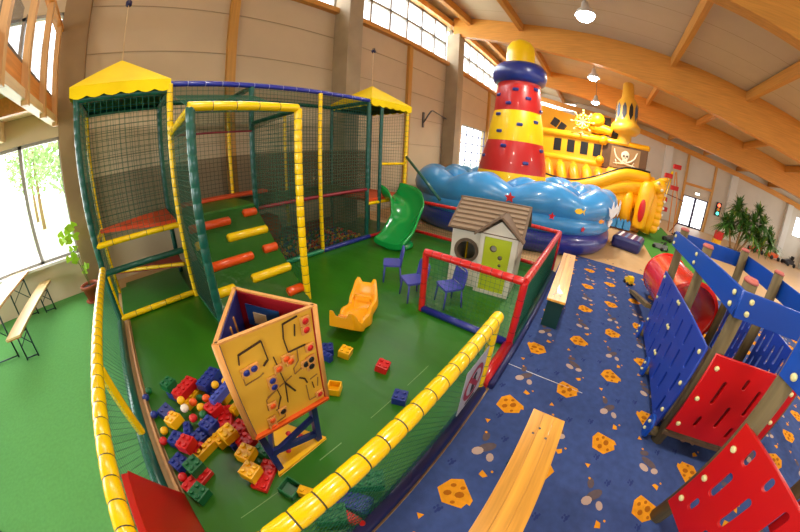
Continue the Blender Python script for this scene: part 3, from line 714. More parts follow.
# ------------------------------------------------------------------ children's chairs
def chair(label, loc, rz):
    t = thing('child_chair', label, 'chair', loc, rz, 'blue plastic child chairs')
    P_ = [(x*.15, y*.14) for x, y in ((-.9, -1), (.9, -1), (1, -.8), (1, .8), (.85, 1), (-.85, 1), (-1, .8), (-1, -.8))]
    MB().prism(P_, (0, 0, .27), (1, 0, 0), (0, 1, 0), (0, 0, 1), .025).obj('seat', chairm, t, .006)
    for x in (-.125, .125):
        for y in (-.115, .115): MB().tube([(x, y, .275), (x*1.15, y*1.2, 0)], [.014, .012], 8).obj('leg', chairm, t)
    B = [(-.14, .12, .27), (-.145, .15, .45), (-.1, .165, .53), (.1, .165, .53), (.145, .15, .45), (.14, .12, .27)]
    MB().tube(smooth([Vector(b) for b in B], 3), .014, 8).obj('back_frame', chairm, t)
    m = MB(); m.add([(-.135, .125, .32), (.135, .125, .32), (.12, .15, .505), (-.12, .15, .505), (-.135, .14, .32), (.135, .14, .32), (.12, .165, .505), (-.12, .165, .505)], [(0, 1, 2, 3), (7, 6, 5, 4), (0, 4, 5, 1), (3, 2, 6, 7), (0, 3, 7, 4), (1, 5, 6, 2)])
    m.obj('backrest', chairm, t); return t
c0 = chair('small blue plastic chair standing free nearest the green slide', (3.22, 2.58, .02), -2.45)
dup(c0, (2.95, 1.98, .02), -2.1, 'small blue plastic chair just outside the red pen by its end post')
dup(c0, (3.13, 1.50, .02), -2.15, 'small blue plastic chair inside the red pen before the playhouse')

# ------------------------------------------------------------------ orange rocker
t = thing('rocker', 'orange plastic seesaw rocker lying on the green mat', 'rocker', (1.98, 2.13, .02), .45); t.scale = (.83,)*3
m = MB(); K = 20; rows = []
for i in range(K+1):
    u = -1+2*i/K; x = u*.52; wz = .21*(1-.18*abs(u)**4)+.03*math.cos(u*9)*.6; zb = .06+.22*u*u; zt_ = zb+.1+(.07 if abs(u) > .8 else 0)+.03*math.cos(u*6)
    rows.append([(x, -wz-.02, zb-.05), (x, -wz, zt_), (x, -wz+.05, zt_), (x, -wz+.09, zt_-.07), (x, wz-.09, zt_-.07), (x, wz-.05, zt_), (x, wz, zt_), (x, wz+.02, zb-.05)])
b = 0
for r_ in rows: m.v += r_
for i in range(K):
    for j in range(8):
        m.f.append([i*8+j, i*8+(j+1) % 8, (i+1)*8+(j+1) % 8, (i+1)*8+j]); m.mi.append(0); m.sm.append(True)
m.f += [list(range(8))[::-1], [K*8+j for j in range(8)]]; m.mi += [0, 0]; m.sm += [0, 0]
m.obj('body', rockm, t, .01)
for x in (-.3, .3): MB().tube([(x, -.13, .2), (x, -.13, .27), (x, .13, .27), (x, .13, .2)], .016, 8).obj('handle', rockm, t)

# ------------------------------------------------------------------ activity column
t = thing('activity_column', 'three sided yellow activity board column on a dark blue stand', 'activity board', (.48, 1.3, .02))
A_, B_, C_ = Vector((.185, 1.175, 0)), Vector((.49, 1.66, 0)), Vector((.74, 1.13, 0)); OO = Vector((.48, 1.3, 0)); A_ -= OO; B_ -= OO; C_ -= OO
z0, z1 = .46, 1.18
def panel(a, b, name, mt):
    d = (b-a); L = d.length; d.normalize(); nrm = d.cross(Vector((0, 0, 1)))
    m = MB(); m.prism([(0, z0), (L, z0), (L, z1), (0, z1)], a, d, (0, 0, 1), -nrm, .018); return m.obj(name, mt, t), d, nrm, L
front, d, nrm, L = panel(A_, C_, 'front_panel', pz_yel)
panel(C_, B_, 'red_panel', pz_red)[0]; panel(B_, A_, 'blue_panel', pz_blue)[0]
for p in (A_, B_, C_): MB().tube([p+Vector((0, 0, z0-.01)), p+Vector((0, 0, z1+.005))], .019, 8).obj('corner_post', pz_edge, t)
for a, b in ((A_, C_), (C_, B_), (B_, A_)): MB().bar(a+Vector((0, 0, z1+.005)), b+Vector((0, 0, z1+.005)), .022, .012).obj('top_edge', pz_edge, t)
MB().bar(A_+Vector((0, -.01, z0-.005)), C_+Vector((0, -.01, z0-.005)), .04, .02).obj('orange_edge', pz_org, t)
# maze grooves on the front (u from A to C, z)
def FP(u, z, o=.004): return A_+d*(u*L)+Vector((0, 0, z0+(z1-z0)*z))+nrm*(.002+o)
def gr(pts, mi=0, w=.006):
    for (a, b), (c, e) in zip(pts, pts[1:]): gm.bar(FP(a, b), FP(c, e), .004, w, up=nrm.cross(FP(c, e)-FP(a, b)) if 0 else (0, 0, 1), m=mi)
gm = MB()
gr([(.14, .78), (.16, .86), (.40, .90), (.42, .72), (.36, .68)], 0, .012); gr([(.14, .70), (.13, .58), (.30, .60), (.34, .62)], 1)
gr([(.62, .84), (.64, .96), (.80, .98)], 0, .01); gr([(.62, .84), (.64, .70), (.74, .70), (.84, .70)], 0, .01); gr([(.74, .82), (.76, .92)], 0, .01); gr([(.74, .70), (.73, .58), (.66, .52), (.66, .46), (.78, .50)], 1)
gr([(.48, .72), (.53, .42), (.50, .20)], 0, .010); gr([(.53, .42), (.62, .28)], 0, .012); gr([(.30, .36), (.62, .46)], 1); gr([(.42, .42), (.44, .3), (.38, .2), (.36, .14)], 0, .008)
gr([(.26, .22), (.28, .34), (.42, .40)], 1); gr([(.22, .06), (.24, .0+.02), (.42, .05), (.44, .16), (.34, .18)], 1); gr([(.70, .40), (.76, .36), (.78, .3)], 0, .01)
gr([(.76, .28), (.76, .08), (.86, .08), (.92, .12)], 1); gr([(.84, .28), (.85, .2)], 0, .008); gr([(.92, .3), (.9, .2)], 1); gr([(.82, .32), (.92, .34)], 1)
gm.obj('maze_grooves', [groove, groovel], front)
for u, z, c in ((.18, .70, 'blue'), (.26, .71, 'blue'), (.40, .52, 'blue'), (.40, .45, 'blue'), (.50, .60, 'orange'), (.60, .66, 'orange'), (.64, .62, 'orange'), (.87, .92, 'red'), (.87, .84, 'red'), (.88, .66, 'red'), (.80, .52, 'k'), (.87, .54, 'k'), (.86, .47, 'k'), (.32, .26, 'orange'), (.41, .14, 'k'), (.90, .10, 'red'), (.26, .10, 'orange'), (.25, .02, 'orange')):
    m = MB(); m.box(FP(u, z, .01), (.058, .012, .052), m=0); m.lathe(FP(u, z, .016), [(.001, .0), (.02, .0), (.02, .003), (.001, .0035)], 14, axis=Matrix.Rotation(PI/2, 3, 'X'), m=1)
    m.obj('sliding_knob', [pz_edge, black if c == 'k' else Lc[c]], front)
# pictures inside: slanted posts of the zigzag
m = MB(); q = (A_-B_).normalized()
for k in range(3): m.bar(B_+q*(.18+.1*k)+Vector((.02, 0, .7)), B_+q*(.25+.1*k)+Vector((.02, 0, 1.12)), .012, .02)
m.obj('zigzag_rail', pz_edge, t)
m = MB(); q = (C_-B_).normalized(); e = Vector((-q.y, q.x, 0)); e = -e if e.x > 0 else e
m.box(B_+q*.22+e*.02+Vector((0, 0, 1.03)), (.26, .01, .15), Matrix((q, e, Vector((0, 0, 1)))).transposed(), m=0)
m.box(B_+q*.2+e*.027+Vector((0, 0, 1.02)), (.1, .008, .08), Matrix((q, e, Vector((0, 0, 1)))).transposed(), m=1)
m.obj('inner_picture', [mat('picture_blue', rgb(40, 90, 180), .4), bone], t)
F1, F2, F3 = Vector((.24, 1.15, 0))-OO, Vector((.61, 1.16, 0))-OO, Vector((.45, 1.52, 0))-OO
for f, tp in ((F1, F1+Vector((-.02, .03, z0))), (F2, F2+Vector((.02, 0, z0))), (F3, F3+Vector((0, 0, z0)))): MB().bar(f, tp, .045, .045, up=(1, 0, 0)).obj('leg', pz_blue, t)
m = MB(); m.bar(F1+Vector((0, .0, .25)), F2+Vector((0, 0, .1)), .03, .05); m.bar(F1+Vector((0, .0, .22)), F2+Vector((0, 0, .3)), .03, .04); m.bar(F1+Vector((0, 0, .25)), F3+Vector((0, 0, .25)), .03, .05); m.obj('stretcher', pz_blue, t)
m = MB(); m.prism([(F1.x-.04, F1.y-.04), (F2.x+.05, F2.y-.03), (F3.x, F3.y+.04)], (0, 0, 0), (1, 0, 0), (0, 1, 0), (0, 0, 1), .025); bp = m.obj('base_plate', Lc['yellow'], t, .004)
for a, b in ((.25, .2), (.6, .3), (.3, .55)): p = F1+(F2-F1)*a+(F3-F1)*b; MB().lathe(p, [(.022, .02), (.022, .03), (.001, .034)], 10).obj('bolt', Lc['red'], bp)

# ------------------------------------------------------------------ bricks and balls on the mat
def brick_mesh(nx, ny, h=.1, hollow=False):
    u = .061; m = MB(); w, d_ = nx*u, ny*u
    if hollow:
        t_ = .012
        m.bb((-w/2, -d_/2, 0), (w/2, d_/2, .012))
        m.bb((-w/2, -d_/2, 0), (-w/2+t_, d_/2, h)); m.bb((w/2-t_, -d_/2, 0), (w/2, d_/2, h)); m.bb((-w/2, -d_/2, 0), (w/2, -d_/2+t_, h)); m.bb((-w/2, d_/2-t_, 0), (w/2, d_/2, h))
    else:
        m.bb((-w/2, -d_/2, 0), (w/2, d_/2, h))
        for i in range(nx):
            for j in range(ny):
                m.tube([(-w/2+u*(i+.5), -d_/2+u*(j+.5), h-.001), (-w/2+u*(i+.5), -d_/2+u*(j+.5), h+.018)], .019, 12)
    return m
BR = {}
def brick(col, nx, ny, x, y, z, rz, label, h=.085, tilt=0, hollow=False, name='toy_brick'):
    key = (nx, ny, h, hollow, col)
    if key not in BR:
        o = brick_mesh(nx, ny, h, hollow).obj(name, Lc[col], bevel=.005); BR[key] = o
    else: o = BR[key].copy(); COL.objects.link(o)
    o.location = (x, y, .02+z); o.rotation_euler = (tilt, 0, rz); tag(o, label, 'toy brick', 'toy bricks on the green mat')
R = brick
R('blue', 2, 2, -.17, 2.40, 0, .5, 'dark blue brick under the green brick at the back left of the pile')
R('green', 2, 2, -.19, 2.43, .1, .5, 'green studded brick on top of a blue one, back left of the pile')
R('yellow', 2, 4, -.04, 2.25, 0, -1.0, 'yellow brick lying under the red eight stud brick')
R('red', 2, 4, -.06, 2.27, .1, -1.05, 'red eight stud brick topmost at the back of the pile')
R('blue', 2, 4, .22, 2.20, 0, -.9+PI/2*0, 'blue brick beneath the long blue studded brick')
R('blue', 2, 4, .18, 2.24, .1, -1.0, 'long blue studded brick crossing toward the board column')
R('yellow', 1, 4, .30, 2.06, .0, -1.1, 'narrow yellow brick on edge in front of the long blue brick')
R('yellow', 1, 2, .40, 2.36, .0, .2, 'small yellow brick peeping out behind the activity board')
R('blue', 2, 2, -.33, 2.24, 0, .5, 'single blue brick tipped over at the left of the pile', tilt=.5)
R('yellow', 2, 2, -.27, 2.02, .05, .5, 'yellow sloped brick standing left of the white ball', tilt=-.2)
R('light_blue', 1, 4, .20, 1.93, .16, -1.1, 'lighter blue long brick leaning on the red bricks by the column')
R('yellow', 1, 3, .28, 1.82, .05, -1.1, 'yellow brick wedged below the lighter blue long brick')
R('red', 2, 4, .13, 1.80, 0, -.5, 'red long brick lying in the middle of the pile beside the column')
R('red', 2, 2, .08, 1.88, .1, .3, 'red brick stacked on the long red one in the pile middle')
R('green', 2, 2, .30, 1.65, .0, .2, 'green brick half hidden behind the column corner')
R('blue', 2, 2, -.32, 1.86, 0, .7, 'blue brick under the yellow sloped one at the pile left')
R('blue', 1, 2, -.20, 1.88, .02, -.3, 'small blue brick beside the red ball in the pile')
R('blue', 2, 3, -.11, 1.77, 0, -1.3, 'blue brick hollow side showing in the pile front')
R('blue', 2, 2, -.02, 1.76, .08, -1.2, 'blue four stud brick raised at the pile front')
R('yellow', 1, 2, -.02, 1.64, 0, .2, 'yellow brick end below the raised blue brick')
R('blue', 2, 2, .09, 1.56, 0, .2, 'blue brick beneath the yellow cube brick')
R('yellow', 2, 2, .07, 1.57, .1, .2, 'yellow cube brick at the front centre of the pile')
R('red', 2, 2, .18, 1.60, .04, .4, 'red brick left of the column foot, the farther one')
R('red', 2, 2, .16, 1.47, .02, .4, 'red brick with round studs just before the column foot')
R('red', 2, 2, -.25, 1.68, .1, .6, 'red brick on top of the small stack at the left', tilt=-.1)
R('yellow', 1, 4, -.17, 1.62, .0, 1.9, 'yellow narrow brick sticking out of the small left stack')
R('red', 2, 2, -.20, 1.66, .0, .6, 'red brick at the bottom of the small left stack')
R('blue', 2, 2, -.38, 1.64, 0, .4, 'blue brick left of the green cube brick')
R('green', 2, 2, -.28, 1.50, .06, .3, 'green cube brick on the flat red brick')
R('red', 2, 4, -.32, 1.44, 0, -1.2, 'flat red brick under the green cube brick', h=.05)
R('green', 2, 2, -.35, 1.32, 0, .4, 'green four stud brick nearest the viewer at the left')
R('green', 2, 2, .24, 1.34, 0, .3, 'green brick between the column legs')
R('yellow', 2, 2, .10, 1.34, .08, .5, 'upper yellow brick of the pair by the blue leg')
R('yellow', 2, 2, .05, 1.21, .06, .4, 'lower yellow brick on the flat red plate')
R('red', 2, 4, .12, 1.17, 0, -1.0, 'flat red plate beside the column foot', h=.045)
R('green', 2, 2, .19, .97, .0, .3, 'green hollow brick lying open side up on the mat', hollow=True, tilt=.15)
R('yellow', 1, 2, .26, .86, .0, .5, 'yellow brick right of the green hollow brick', h=.08)
R('green', 2, 4, .56, .62, .1, .8, 'green long brick seen through the net by the bottom right rail')
R('blue', 2, 4, .42, .6, .02, .4, 'blue brick lying under the green bricks behind the net')
R('green', 2, 3, .26, .62, .05, .9, 'green brick under the yellow rail at the picture bottom')
R('red', 1, 4, .33, .54, 0, .2, 'red narrow brick against the bottom rail')
R('blue', 2, 2, 1.36, 1.92, 0, .9, 'blue brick left of the yellow one near the orange rocker')
R('blue', 1, 2, 1.28, 1.84, 0, .2, 'small blue brick end near the orange rocker')
R('yellow', 2, 2, 1.46, 1.76, 0, .4, 'yellow studded brick lying near the orange rocker', tilt=.15)
R('yellow', 2, 2, 1.05, 1.46, 0, .6, 'yellow hollow cup brick alone on the mat', h=.08, hollow=True)
R('red', 2, 2, 1.56, 1.34, 0, .35, 'lone red brick in the middle of the mat', tilt=.2)
R('blue', 2, 2, 1.36, .96, 0, .4, 'lone blue brick near the yellow entrance rail', h=.08)
bp0 = None
for c, x, y, z, lab in (('blue', -.47, 2.54, 0, 'blue ball by the wooden kick board, the farther one'), ('blue', -.44, 2.27, 0, 'blue ball at the kick board nearer the pile'), ('yellow', -.40, 2.03, 0, 'yellow ball left of the brick pile'),
        ('red', -.44, 1.93, 0, 'red ball touching the kick board'), ('yellow', -.14, 2.14, .12, 'yellow ball behind the white ball'), ('white', -.14, 2.03, .12, 'white ball on the brick pile'), ('orange', -.05, 2.07, .1, 'orange ball right of the yellow ball'),
        ('yellow', -.01, 1.97, .1, 'yellow ball in the pile centre'), ('red', -.11, 1.90, .1, 'red ball before the white ball'), ('orange', .07, 2.04, .1, 'orange ball beside the light blue brick'), ('green', -.02, 1.88, .1, 'green ball in the pile centre'),
        ('green', .02, 2.12, .06, 'green ball between the blue and red bricks'), ('yellow', .20, 2.12, .12, 'yellow ball on the narrow yellow brick'), ('yellow', .30, 2.10, .12, 'yellow ball closest to the board column'), ('red', -.41, 1.52, 0, 'red ball nearest the viewer beside the green brick'),
        ('red', -.28, 2.12, .04, 'red ball half hidden left of the yellow brick'), ('green', -.42, 2.62, 0, 'green ball farthest along the kick board'), ('orange', .0, 2.04, .03, 'orange ball deep in the pile'), ('red', .03, 1.97, .06, 'red ball under the yellow centre ball'), ('yellow', -.04, 1.90, .02, 'small yellow ball under the green ball')):
    o = MB().ball((0, 0, 0), .037, 16).obj('toy_ball', Lc[c]); o.location = (x, y, z+.057); tag(o, lab, 'ball', 'toy balls around the brick pile')

# ------------------------------------------------------------------ pine benches on the carpet
def gym_bench(label, loc, rz, L):
    t = thing('pine_bench', label, 'bench', loc, rz, 'pine benches on the blue carpet')
    for k, y in enumerate((-.08, 0, .08)): MB().bb((-L/2, y-.0397, .45), (L/2, y+.0397, .48)).obj('seat_plank', pinebench, t, .002)
    for x in (-L/2+.18, L/2-.18):
        lg = MB().bb((x-.02, -.11, 0), (x+.02, .11, .45)).obj('leg', dkmetal, t, .004)
        [MB().lathe((x+a, b, .48), [(.009, 0), (.009, .002), (.001, .003)], 8).obj('screw', graym, lg) for a, b in ((-.03, -.03), (.03, .03), (-.03, .06))]
    MB().bb((-L/2+.2, -.015, .36), (L/2-.2, .015, .45)).obj('under_rail', pinebench, t)
    return t
b0 = gym_bench('pine bench reaching out of the bottom of the picture on the blue carpet', (.42, -.185, .006), .0, 2.2)
dup(b0, (4.43, .15, .006), .03, 'farther pine bench on the carpet beside the red pen fence')
# ------------------------------------------------------------------ beer table, benches
def legset(m, y, w, z, sp=.0):
    for x in (-w/2, w/2): m.tube([(x, y, z), (x*1.05, y+sp, .0)], .014, 6)
    m.tube([(-w/2*1.04, y+sp, .03), (w/2*1.04, y+sp, .03)], .011, 6); m.tube([(-w/2, y, z-.04), (w/2, y, z-.04)], .011, 6)
    m.tube([(-w/2, y, z-.05), (w/2, y+sp*.5, z*.45)], .008, 5); m.tube([(w/2, y, z-.05), (-w/2, y+sp*.5, z*.45)], .008, 5)
def beer(kind, label, loc, rz, w, h, L, grp=None):
    t = thing(kind, label, 'bench' if 'bench' in kind else 'table', loc, rz, grp)
    MB().bb((-w/2, -L/2, h-.03), (w/2, L/2, h)).obj('table_top' if 'table' in kind else 'seat', beerwood, t, .006)
    MB().bb((-w/2+.01, -L/2+.01, h-.045), (w/2-.01, L/2-.01, h-.03)).obj('edge_frame', mat('orange_edge', rgb(200, 110, 50), .5), t)
    for s in (-1, 1):
        m = MB(); legset(m, s*(L/2-.32), w*.78, h-.045, s*.05); m.obj('leg_frame', dkmetal, t)
    return t
bb0 = beer('beer_bench', 'narrow beer bench with pale wooden top beside the long table', (-2.1, 5.22, .006), -.04, .25, .48, 2.1, 'beer benches')
beer('beer_table', 'long pale beer table under the window on green legs', (-2.62, 5.4, .006), -.05, .5, .76, 2.0)
dup(bb0, (-2.62, 2.55, .006), .3, 'second beer bench mostly outside the left picture edge')
# ------------------------------------------------------------------ pot plant
t = thing('potted_vine', 'young plant with bright green leaves in a terracotta pot by the window', 'potted plant', (-1.1, 5.72, .006))
MB().lathe((0, 0, 0), [(.001, 0), (.11, 0), (.155, .26), (.18, .26), (.18, .31), (.15, .31), (.14, .26), (.001, .26)], 28).obj('pot', terra, t)
MB().lathe((0, 0, 0), [(.15, .0), (.17, .03), (.16, .03), (.001, .01)], 24).obj('saucer', terra, t)
MB().lathe((0, 0, 0), [(.142, .27), (.001, .285)], 20).obj('soil', soil, t)
st = MB(); lf = MB()
stems = [[(0, 0, .27), (-.03, .05, .7), (-.06, .12, 1.3)], [(0, 0, .27), (-.1, .1, .8), (-.22, .2, 1.25)], [(.02, 0, .27), (-.05, .12, .6), (-.25, .2, .8)]]
for s in stems:
    st.tube(smooth([Vector(p) for p in s], 4), .006, 6)
random.seed(3)
for s, ks in ((stems[0], ((.62, .1), (.8, .12), (.95, .1), (.45, .09), (1, .1))), (stems[1], ((.6, .09), (.75, .11), (.9, .12), (1, .12))), (stems[2], ((.5, .1), (.75, .1), (1, .1)))):
    q = smooth([Vector(p) for p in s], 10)
    for f, sz in ks:
        for e in range(2):
            p = q[min(len(q)-1, int(f*(len(q)-1)))]+Vector((random.uniform(-.08, .08), random.uniform(-.08, .02), random.uniform(-.06, .06)))
            a = random.uniform(0, 2*PI); ti = random.uniform(-.3, .5)
            U = Vector((math.cos(a), -.3, math.sin(a)*.7+ti)).normalized(); V = U.cross(Vector((.2, 1, .1))).normalized(); N = U.cross(V)
            poly_ = [(-.1, 0), (-.35, .5), (.1, .62), (.45, .42), (1, 0), (.45, -.42), (.1, -.62), (-.35, -.5)]
            lf.prism([(x*sz, y_*sz) for x, y_ in poly_], p, U, V, N, .002)
            st.tube([q[min(len(q)-1, int(f*(len(q)-1)))], p], .003, 4)
st.obj('stem', mat('stem_brown', rgb(110, 120, 60), .7), t); lf.obj('leaves', leaf_l, t)
# ------------------------------------------------------------------ inflatable pool and lighthouse
PC = Vector((9.6, 2.45, 0))
def sup(a, rx=3.25, ry=3.15, e=2.5):
    c, s = math.cos(a), math.sin(a); k = (abs(c)**e+abs(s)**e)**(-1/e); return Vector((rx*k*c, ry*k*s, 0))
t = thing('inflatable_pool', 'round blue inflatable with wavy light blue rim around the lighthouse', 'inflatable', PC)
def ring(z, r, off, name, mt, wav=None, n=120, sec=14):
    m = MB()
    for i in range(n):
        a = 2*PI*i/n; rr = r; zz = z; oo = off
        if wav: rr, zz, oo = wav(a, r, z, off)
        p = sup(a); d_ = p.normalized(); c = p+d_*oo
        for j in range(sec):
            b = 2*PI*j/sec; m.v.append(tuple(c+d_*(rr*math.cos(b))+Vector((0, 0, zz+rr*math.sin(b)*1.0))))
    for i in range(n):
        for j in range(sec):
            m.f.append([i*sec+j, ((i+1) % n)*sec+j, ((i+1) % n)*sec+(j+1) % sec, i*sec+(j+1) % sec]); m.mi.append(0); m.sm.append(True)
    return m.obj(name, mt, t)
ring(.28, .30, -.25, 'lower_tube', db); ring(.30, .30, -.8, 'lower_tube', db)
ring(.73, .24, -.22, 'middle_tube', lb)
ring(1.12, .36, -.34, 'wave_rim', lb, lambda a, r, z, o: (r-.02+.10*abs(math.sin(a*5.5+.4)), z-.06+.17*abs(math.sin(a*5.5+.4)), o+.05*math.sin(a*3)))
ring(1.2, .28, -1.05, 'inner_wave_rim', lb, lambda a, r, z, o: (r+.10*abs(math.sin(a*6.5+1)), z-.06+.14*abs(math.sin(a*6.5+1)), o))
m = MB(); m.add([tuple(sup(2*PI*i/80)*.86+Vector((0, 0, .75))) for i in range(80)]+[tuple(sup(2*PI*i/80)*.86+Vector((0, 0, .02))) for i in range(80)], [list(range(80)), list(range(80, 160))[::-1]]+[(i, i+80, (i+1) % 80+80, (i+1) % 80) for i in range(80)]); m.obj('deck', db, t)
# sea creature pictures stuck on the outer wall
def decal(a, z, P_, sc, mt, name, off=.02):
    p = sup(a); d_ = p.normalized(); T = Vector((-d_.y, d_.x, 0)); zr = z-1.15
    rr = -.34+.36*math.cos(math.asin(max(-.9, min(.9, zr/.5))))+.1
    if z < .95: rr = .02+.01
    MB().prism([(x*sc, y_*sc) for x, y_ in P_], p+d_*(rr+off)+Vector((0, 0, z)), -T, (0, 0, 1), d_, .01).obj(name, mt, t)
FISH = [(-1, .5), (-.6, .1), (-.1, .45), (.6, .35), (1, 0), (.6, -.35), (-.1, -.4), (-.6, -.05), (-1, -.5), (-.85, 0)]
STAR = [((1 if i % 2 == 0 else .45)*math.cos(PI/2+i*PI/5), (1 if i % 2 == 0 else .45)*math.sin(PI/2+i*PI/5)) for i in range(10)]
SPL = [(-1, .1), (-.6, .7), (-.2, .2), (.2, .9), (.4, .2), (1, .4), (.6, -.3), (.1, -.6), (-.5, -.4)]
def ang(x, y): 
    v = Vector((x, y, 0))-PC; return math.atan2(v.y, v.x)
decal(ang(6.3, 1.75), 1.2, STAR, .13, Lc['red'], 'starfish_print', .0); decal(ang(7.0, .3), 1.15, FISH, .15, lhy, 'fish_print', .02)
decal(ang(6.7, .85), .95, STAR, .09, Lc['red'], 'boat_print', .02); decal(ang(7.5, -.4), .95, FISH, .12, sho, 'fish_print', .02); decal(ang(7.2, .1), .72, STAR, .08, Lc['red'], 'crab_print', .0)
decal(ang(8.0, -.6), 1.2, SPL, .3, wwhite, 'foam_print', .02); decal(ang(8.9, -.8), 1.2, SPL, .32, wwhite, 'foam_print', .03); decal(ang(8.3, -.8), .85, SPL, .2, wwhite, 'foam_print', .0)
o = thing('inflatable_step', 'small dark blue inflatable step in front of the round inflatable', 'inflatable step', (10.05, -1.5, 0), -.25); o.scale = (1.3, 1.15, 1.15)
MB().bb((-.5, -.42, 0), (.5, .42, .34)).obj('cushion', mat('step_navy', rgb(30, 36, 104), .35, coat=.2), o, .09)
for k in range(4): MB().bb((-.4, -.33+k*.18, .338), (.4, -.26+k*.18, .348)).obj('stripe', [lb, wwhite][k % 2], o)
LX, LYy = 9.5, 2.72
t = thing('inflatable_lighthouse', 'tall inflatable lighthouse with red and yellow bands, blue ring and yellow dome', 'inflatable lighthouse', (LX, LYy, .75))
def sec(pr_, name, mt): MB().lathe((0, 0, -.75), pr_, 40).obj(name, mt, t)
pf = [(1.28, .75), (1.2, 1.1), (1.13, 1.66), (.93, 2.63), (.77, 3.6), (.66, 4.6)]
def rad(z):
    for (r0, a), (r1, b) in zip(pf, pf[1:]):
        if a <= z <= b: return r0+(r1-r0)*(z-a)/(b-a)
    return .76
for a, b, mt, nm in ((.75, 1.66, lhy, 'yellow_band'), (1.66, 2.63, lhr, 'red_band'), (2.63, 3.6, lhy, 'yellow_band'), (3.6, 4.62, lhr, 'red_band')):
    K = 8; sec([(rad(a+(b-a)*i/K)+.025*math.sin(PI*i/K), a+(b-a)*i/K) for i in range(K+1)], nm, mt)
sec([(.58, 4.52), (.74, 4.54), (.85, 4.64), (.89, 4.84), (.86, 5.03), (.76, 5.16), (.4, 5.2)], 'gallery_ring', lhb)
sec([(.46, 5.14), (.47, 5.6), (.44, 5.85), (.34, 6.02), (.18, 6.12), (.001, 6.15)], 'dome', lhy)
random.seed(11)
HS = [(-.9, 1.45), (.2, 1.35), (.95, 1.5), (-1.1, 2.1), (-.35, 2.45), (.35, 2.0), (1.0, 2.45), (-.6, 2.9), (.1, 3.15), (.75, 3.3), (-.8, 3.45), (-.4, 3.8), (.4, 4.0), (-.15, 4.25), (.8, 4.35), (-1.0, 4.1), (1.2, 3.7)]+[(2+.5*k, 1.5+(k*.7) % 2.6) for k in range(6)]
for da, z in HS:
    a = -2.86+da; r_ = rad(z)+.03
    MB().box((r_*math.cos(a), r_*math.sin(a), z-.75), (.07, .19, .1), Matrix.Rotation(a, 3, 'Z')).obj('climbing_hold', lhb, t, .03)

# ------------------------------------------------------------------ pirate ship
t = thing('pirate_ship', 'large yellow inflatable pirate ship with slides, turret and lion bow', 'inflatable ship', (14, 0, 0))
def S(mb, name, mt, bev=0): return mb.obj(name, mt, t, bev)
# local: x depth away (world x-14), y world y
def tubey(y0, y1, z, r, x=0, mt=shy, name='tube', z1=None):
    z1 = z if z1 is None else z1
    S(MB().tube([(x, y0, z), (x, y0+(y1-y0)*.04, z+(z1-z)*.04), (x, y0+(y1-y0)*.96, z+(z1-z)*.96), (x, y1, z1)], [r*.6, r, r, r*.6], 14), name, mt)
S(MB().prism([(3.4, 3.5), (3.4, 5.2), (1.2, 4.72), (-.1, 4.2), (-.4, 3.5)], (1.6, 0, 0), (0, 1, 0), (0, 0, 1), (1, 0, 0), .3), 'rear_wall', shy, .05)
tubey(3.4, -.2, 3.66, .17, z1=3.6); tubey(3.4, -.2, 2.52, .16)
S(MB().bb((-.04, -.25, 2.5), (.12, 3.3, 3.62)), 'port_wall', shy)
for y0 in (1.95, 1.33, .72, .13): S(MB().bb((-.06, y0-.17, 2.84), (-.04, y0+.17, 3.4)), 'gun_port', black)
S(MB().bb((.15, -.1, 2.4), (.3, 3.3, 3.7)), 'gallery_wall', sho)
for k, y in enumerate((2.35, 1.75, 1.15, .55, 0)): S(MB().tube([(.1, y, 2.4), (-.3, y-.12, 2.0), (-.55, y-.32, 1.45), (-.6, y-.4, .9)], [.2, .23, .23, .2], 12), 'slide_tube', shy if k % 2 else mat('ship_deep_yellow', rgb(238, 160, 20), .35, coat=.2))
S(MB().bb((-.2, -.4, .9), (.25, 2.9, 2.4)), 'slide_wall', sho)
# hull side: sweeping tube
hull = smooth([Vector((-.6, 3.4, 1.75)), Vector((-.75, 2.2, 1.4)), Vector((-.8, 1.0, 1.35)), Vector((-.7, 0, 1.7)), Vector((-.5, -1.2, 2.3)), Vector((-.3, -2.3, 2.35))], 5)
S(MB().tube(hull, .28, 14), 'hull_rim', shy)
S(MB().tube([v+Vector((-.08, 0, .3)) for v in hull], .04, 6), 'rim_piping', black)
S(MB().tube([v+Vector((.05, 0, -.5)) for v in hull], .34, 14), 'hull_side', shy)
S(MB().tube([v+Vector((.1, 0, -1.05)) if v.z > 1.4 else v+Vector((.1, 0, -.95)) for v in hull], .36, 14), 'hull_side', shy)
S(MB().bb((-.2, -2.4, 0), (5, 3.6, 1.1)), 'hull_body', sho, .08)
# bow block with opening
for y in (-.75, -1.55): S(MB().tube([(-.6, y, .25), (-.62, y, 1.3), (-.4, y, 1.75)], [.26, .26, .2], 14), 'entrance_tube', shy)
S(MB().bb((-.42, -1.5, .15), (-.35, -.8, 1.4)), 'entrance_shade_panel', mat('entrance_painted_shade', rgb(190, 120, 20), .6))  # shade of the opening painted as a darker panel
for k in range(4): S(MB().prism([(0, 0), (.34, 0), (.34, .3), (.26, .42), (.17, .3), (.08, .45), (0, .3)], (-.95, -.62-k*.3, .1), (0, -1, 0), (0, 0, 1), (1, 0, 0), .06), 'wave_print', lb)
tubey(-.4, -2.5, 1.95, .26, -.45); tubey(-.4, -2.6, 2.3, .2, -.3)
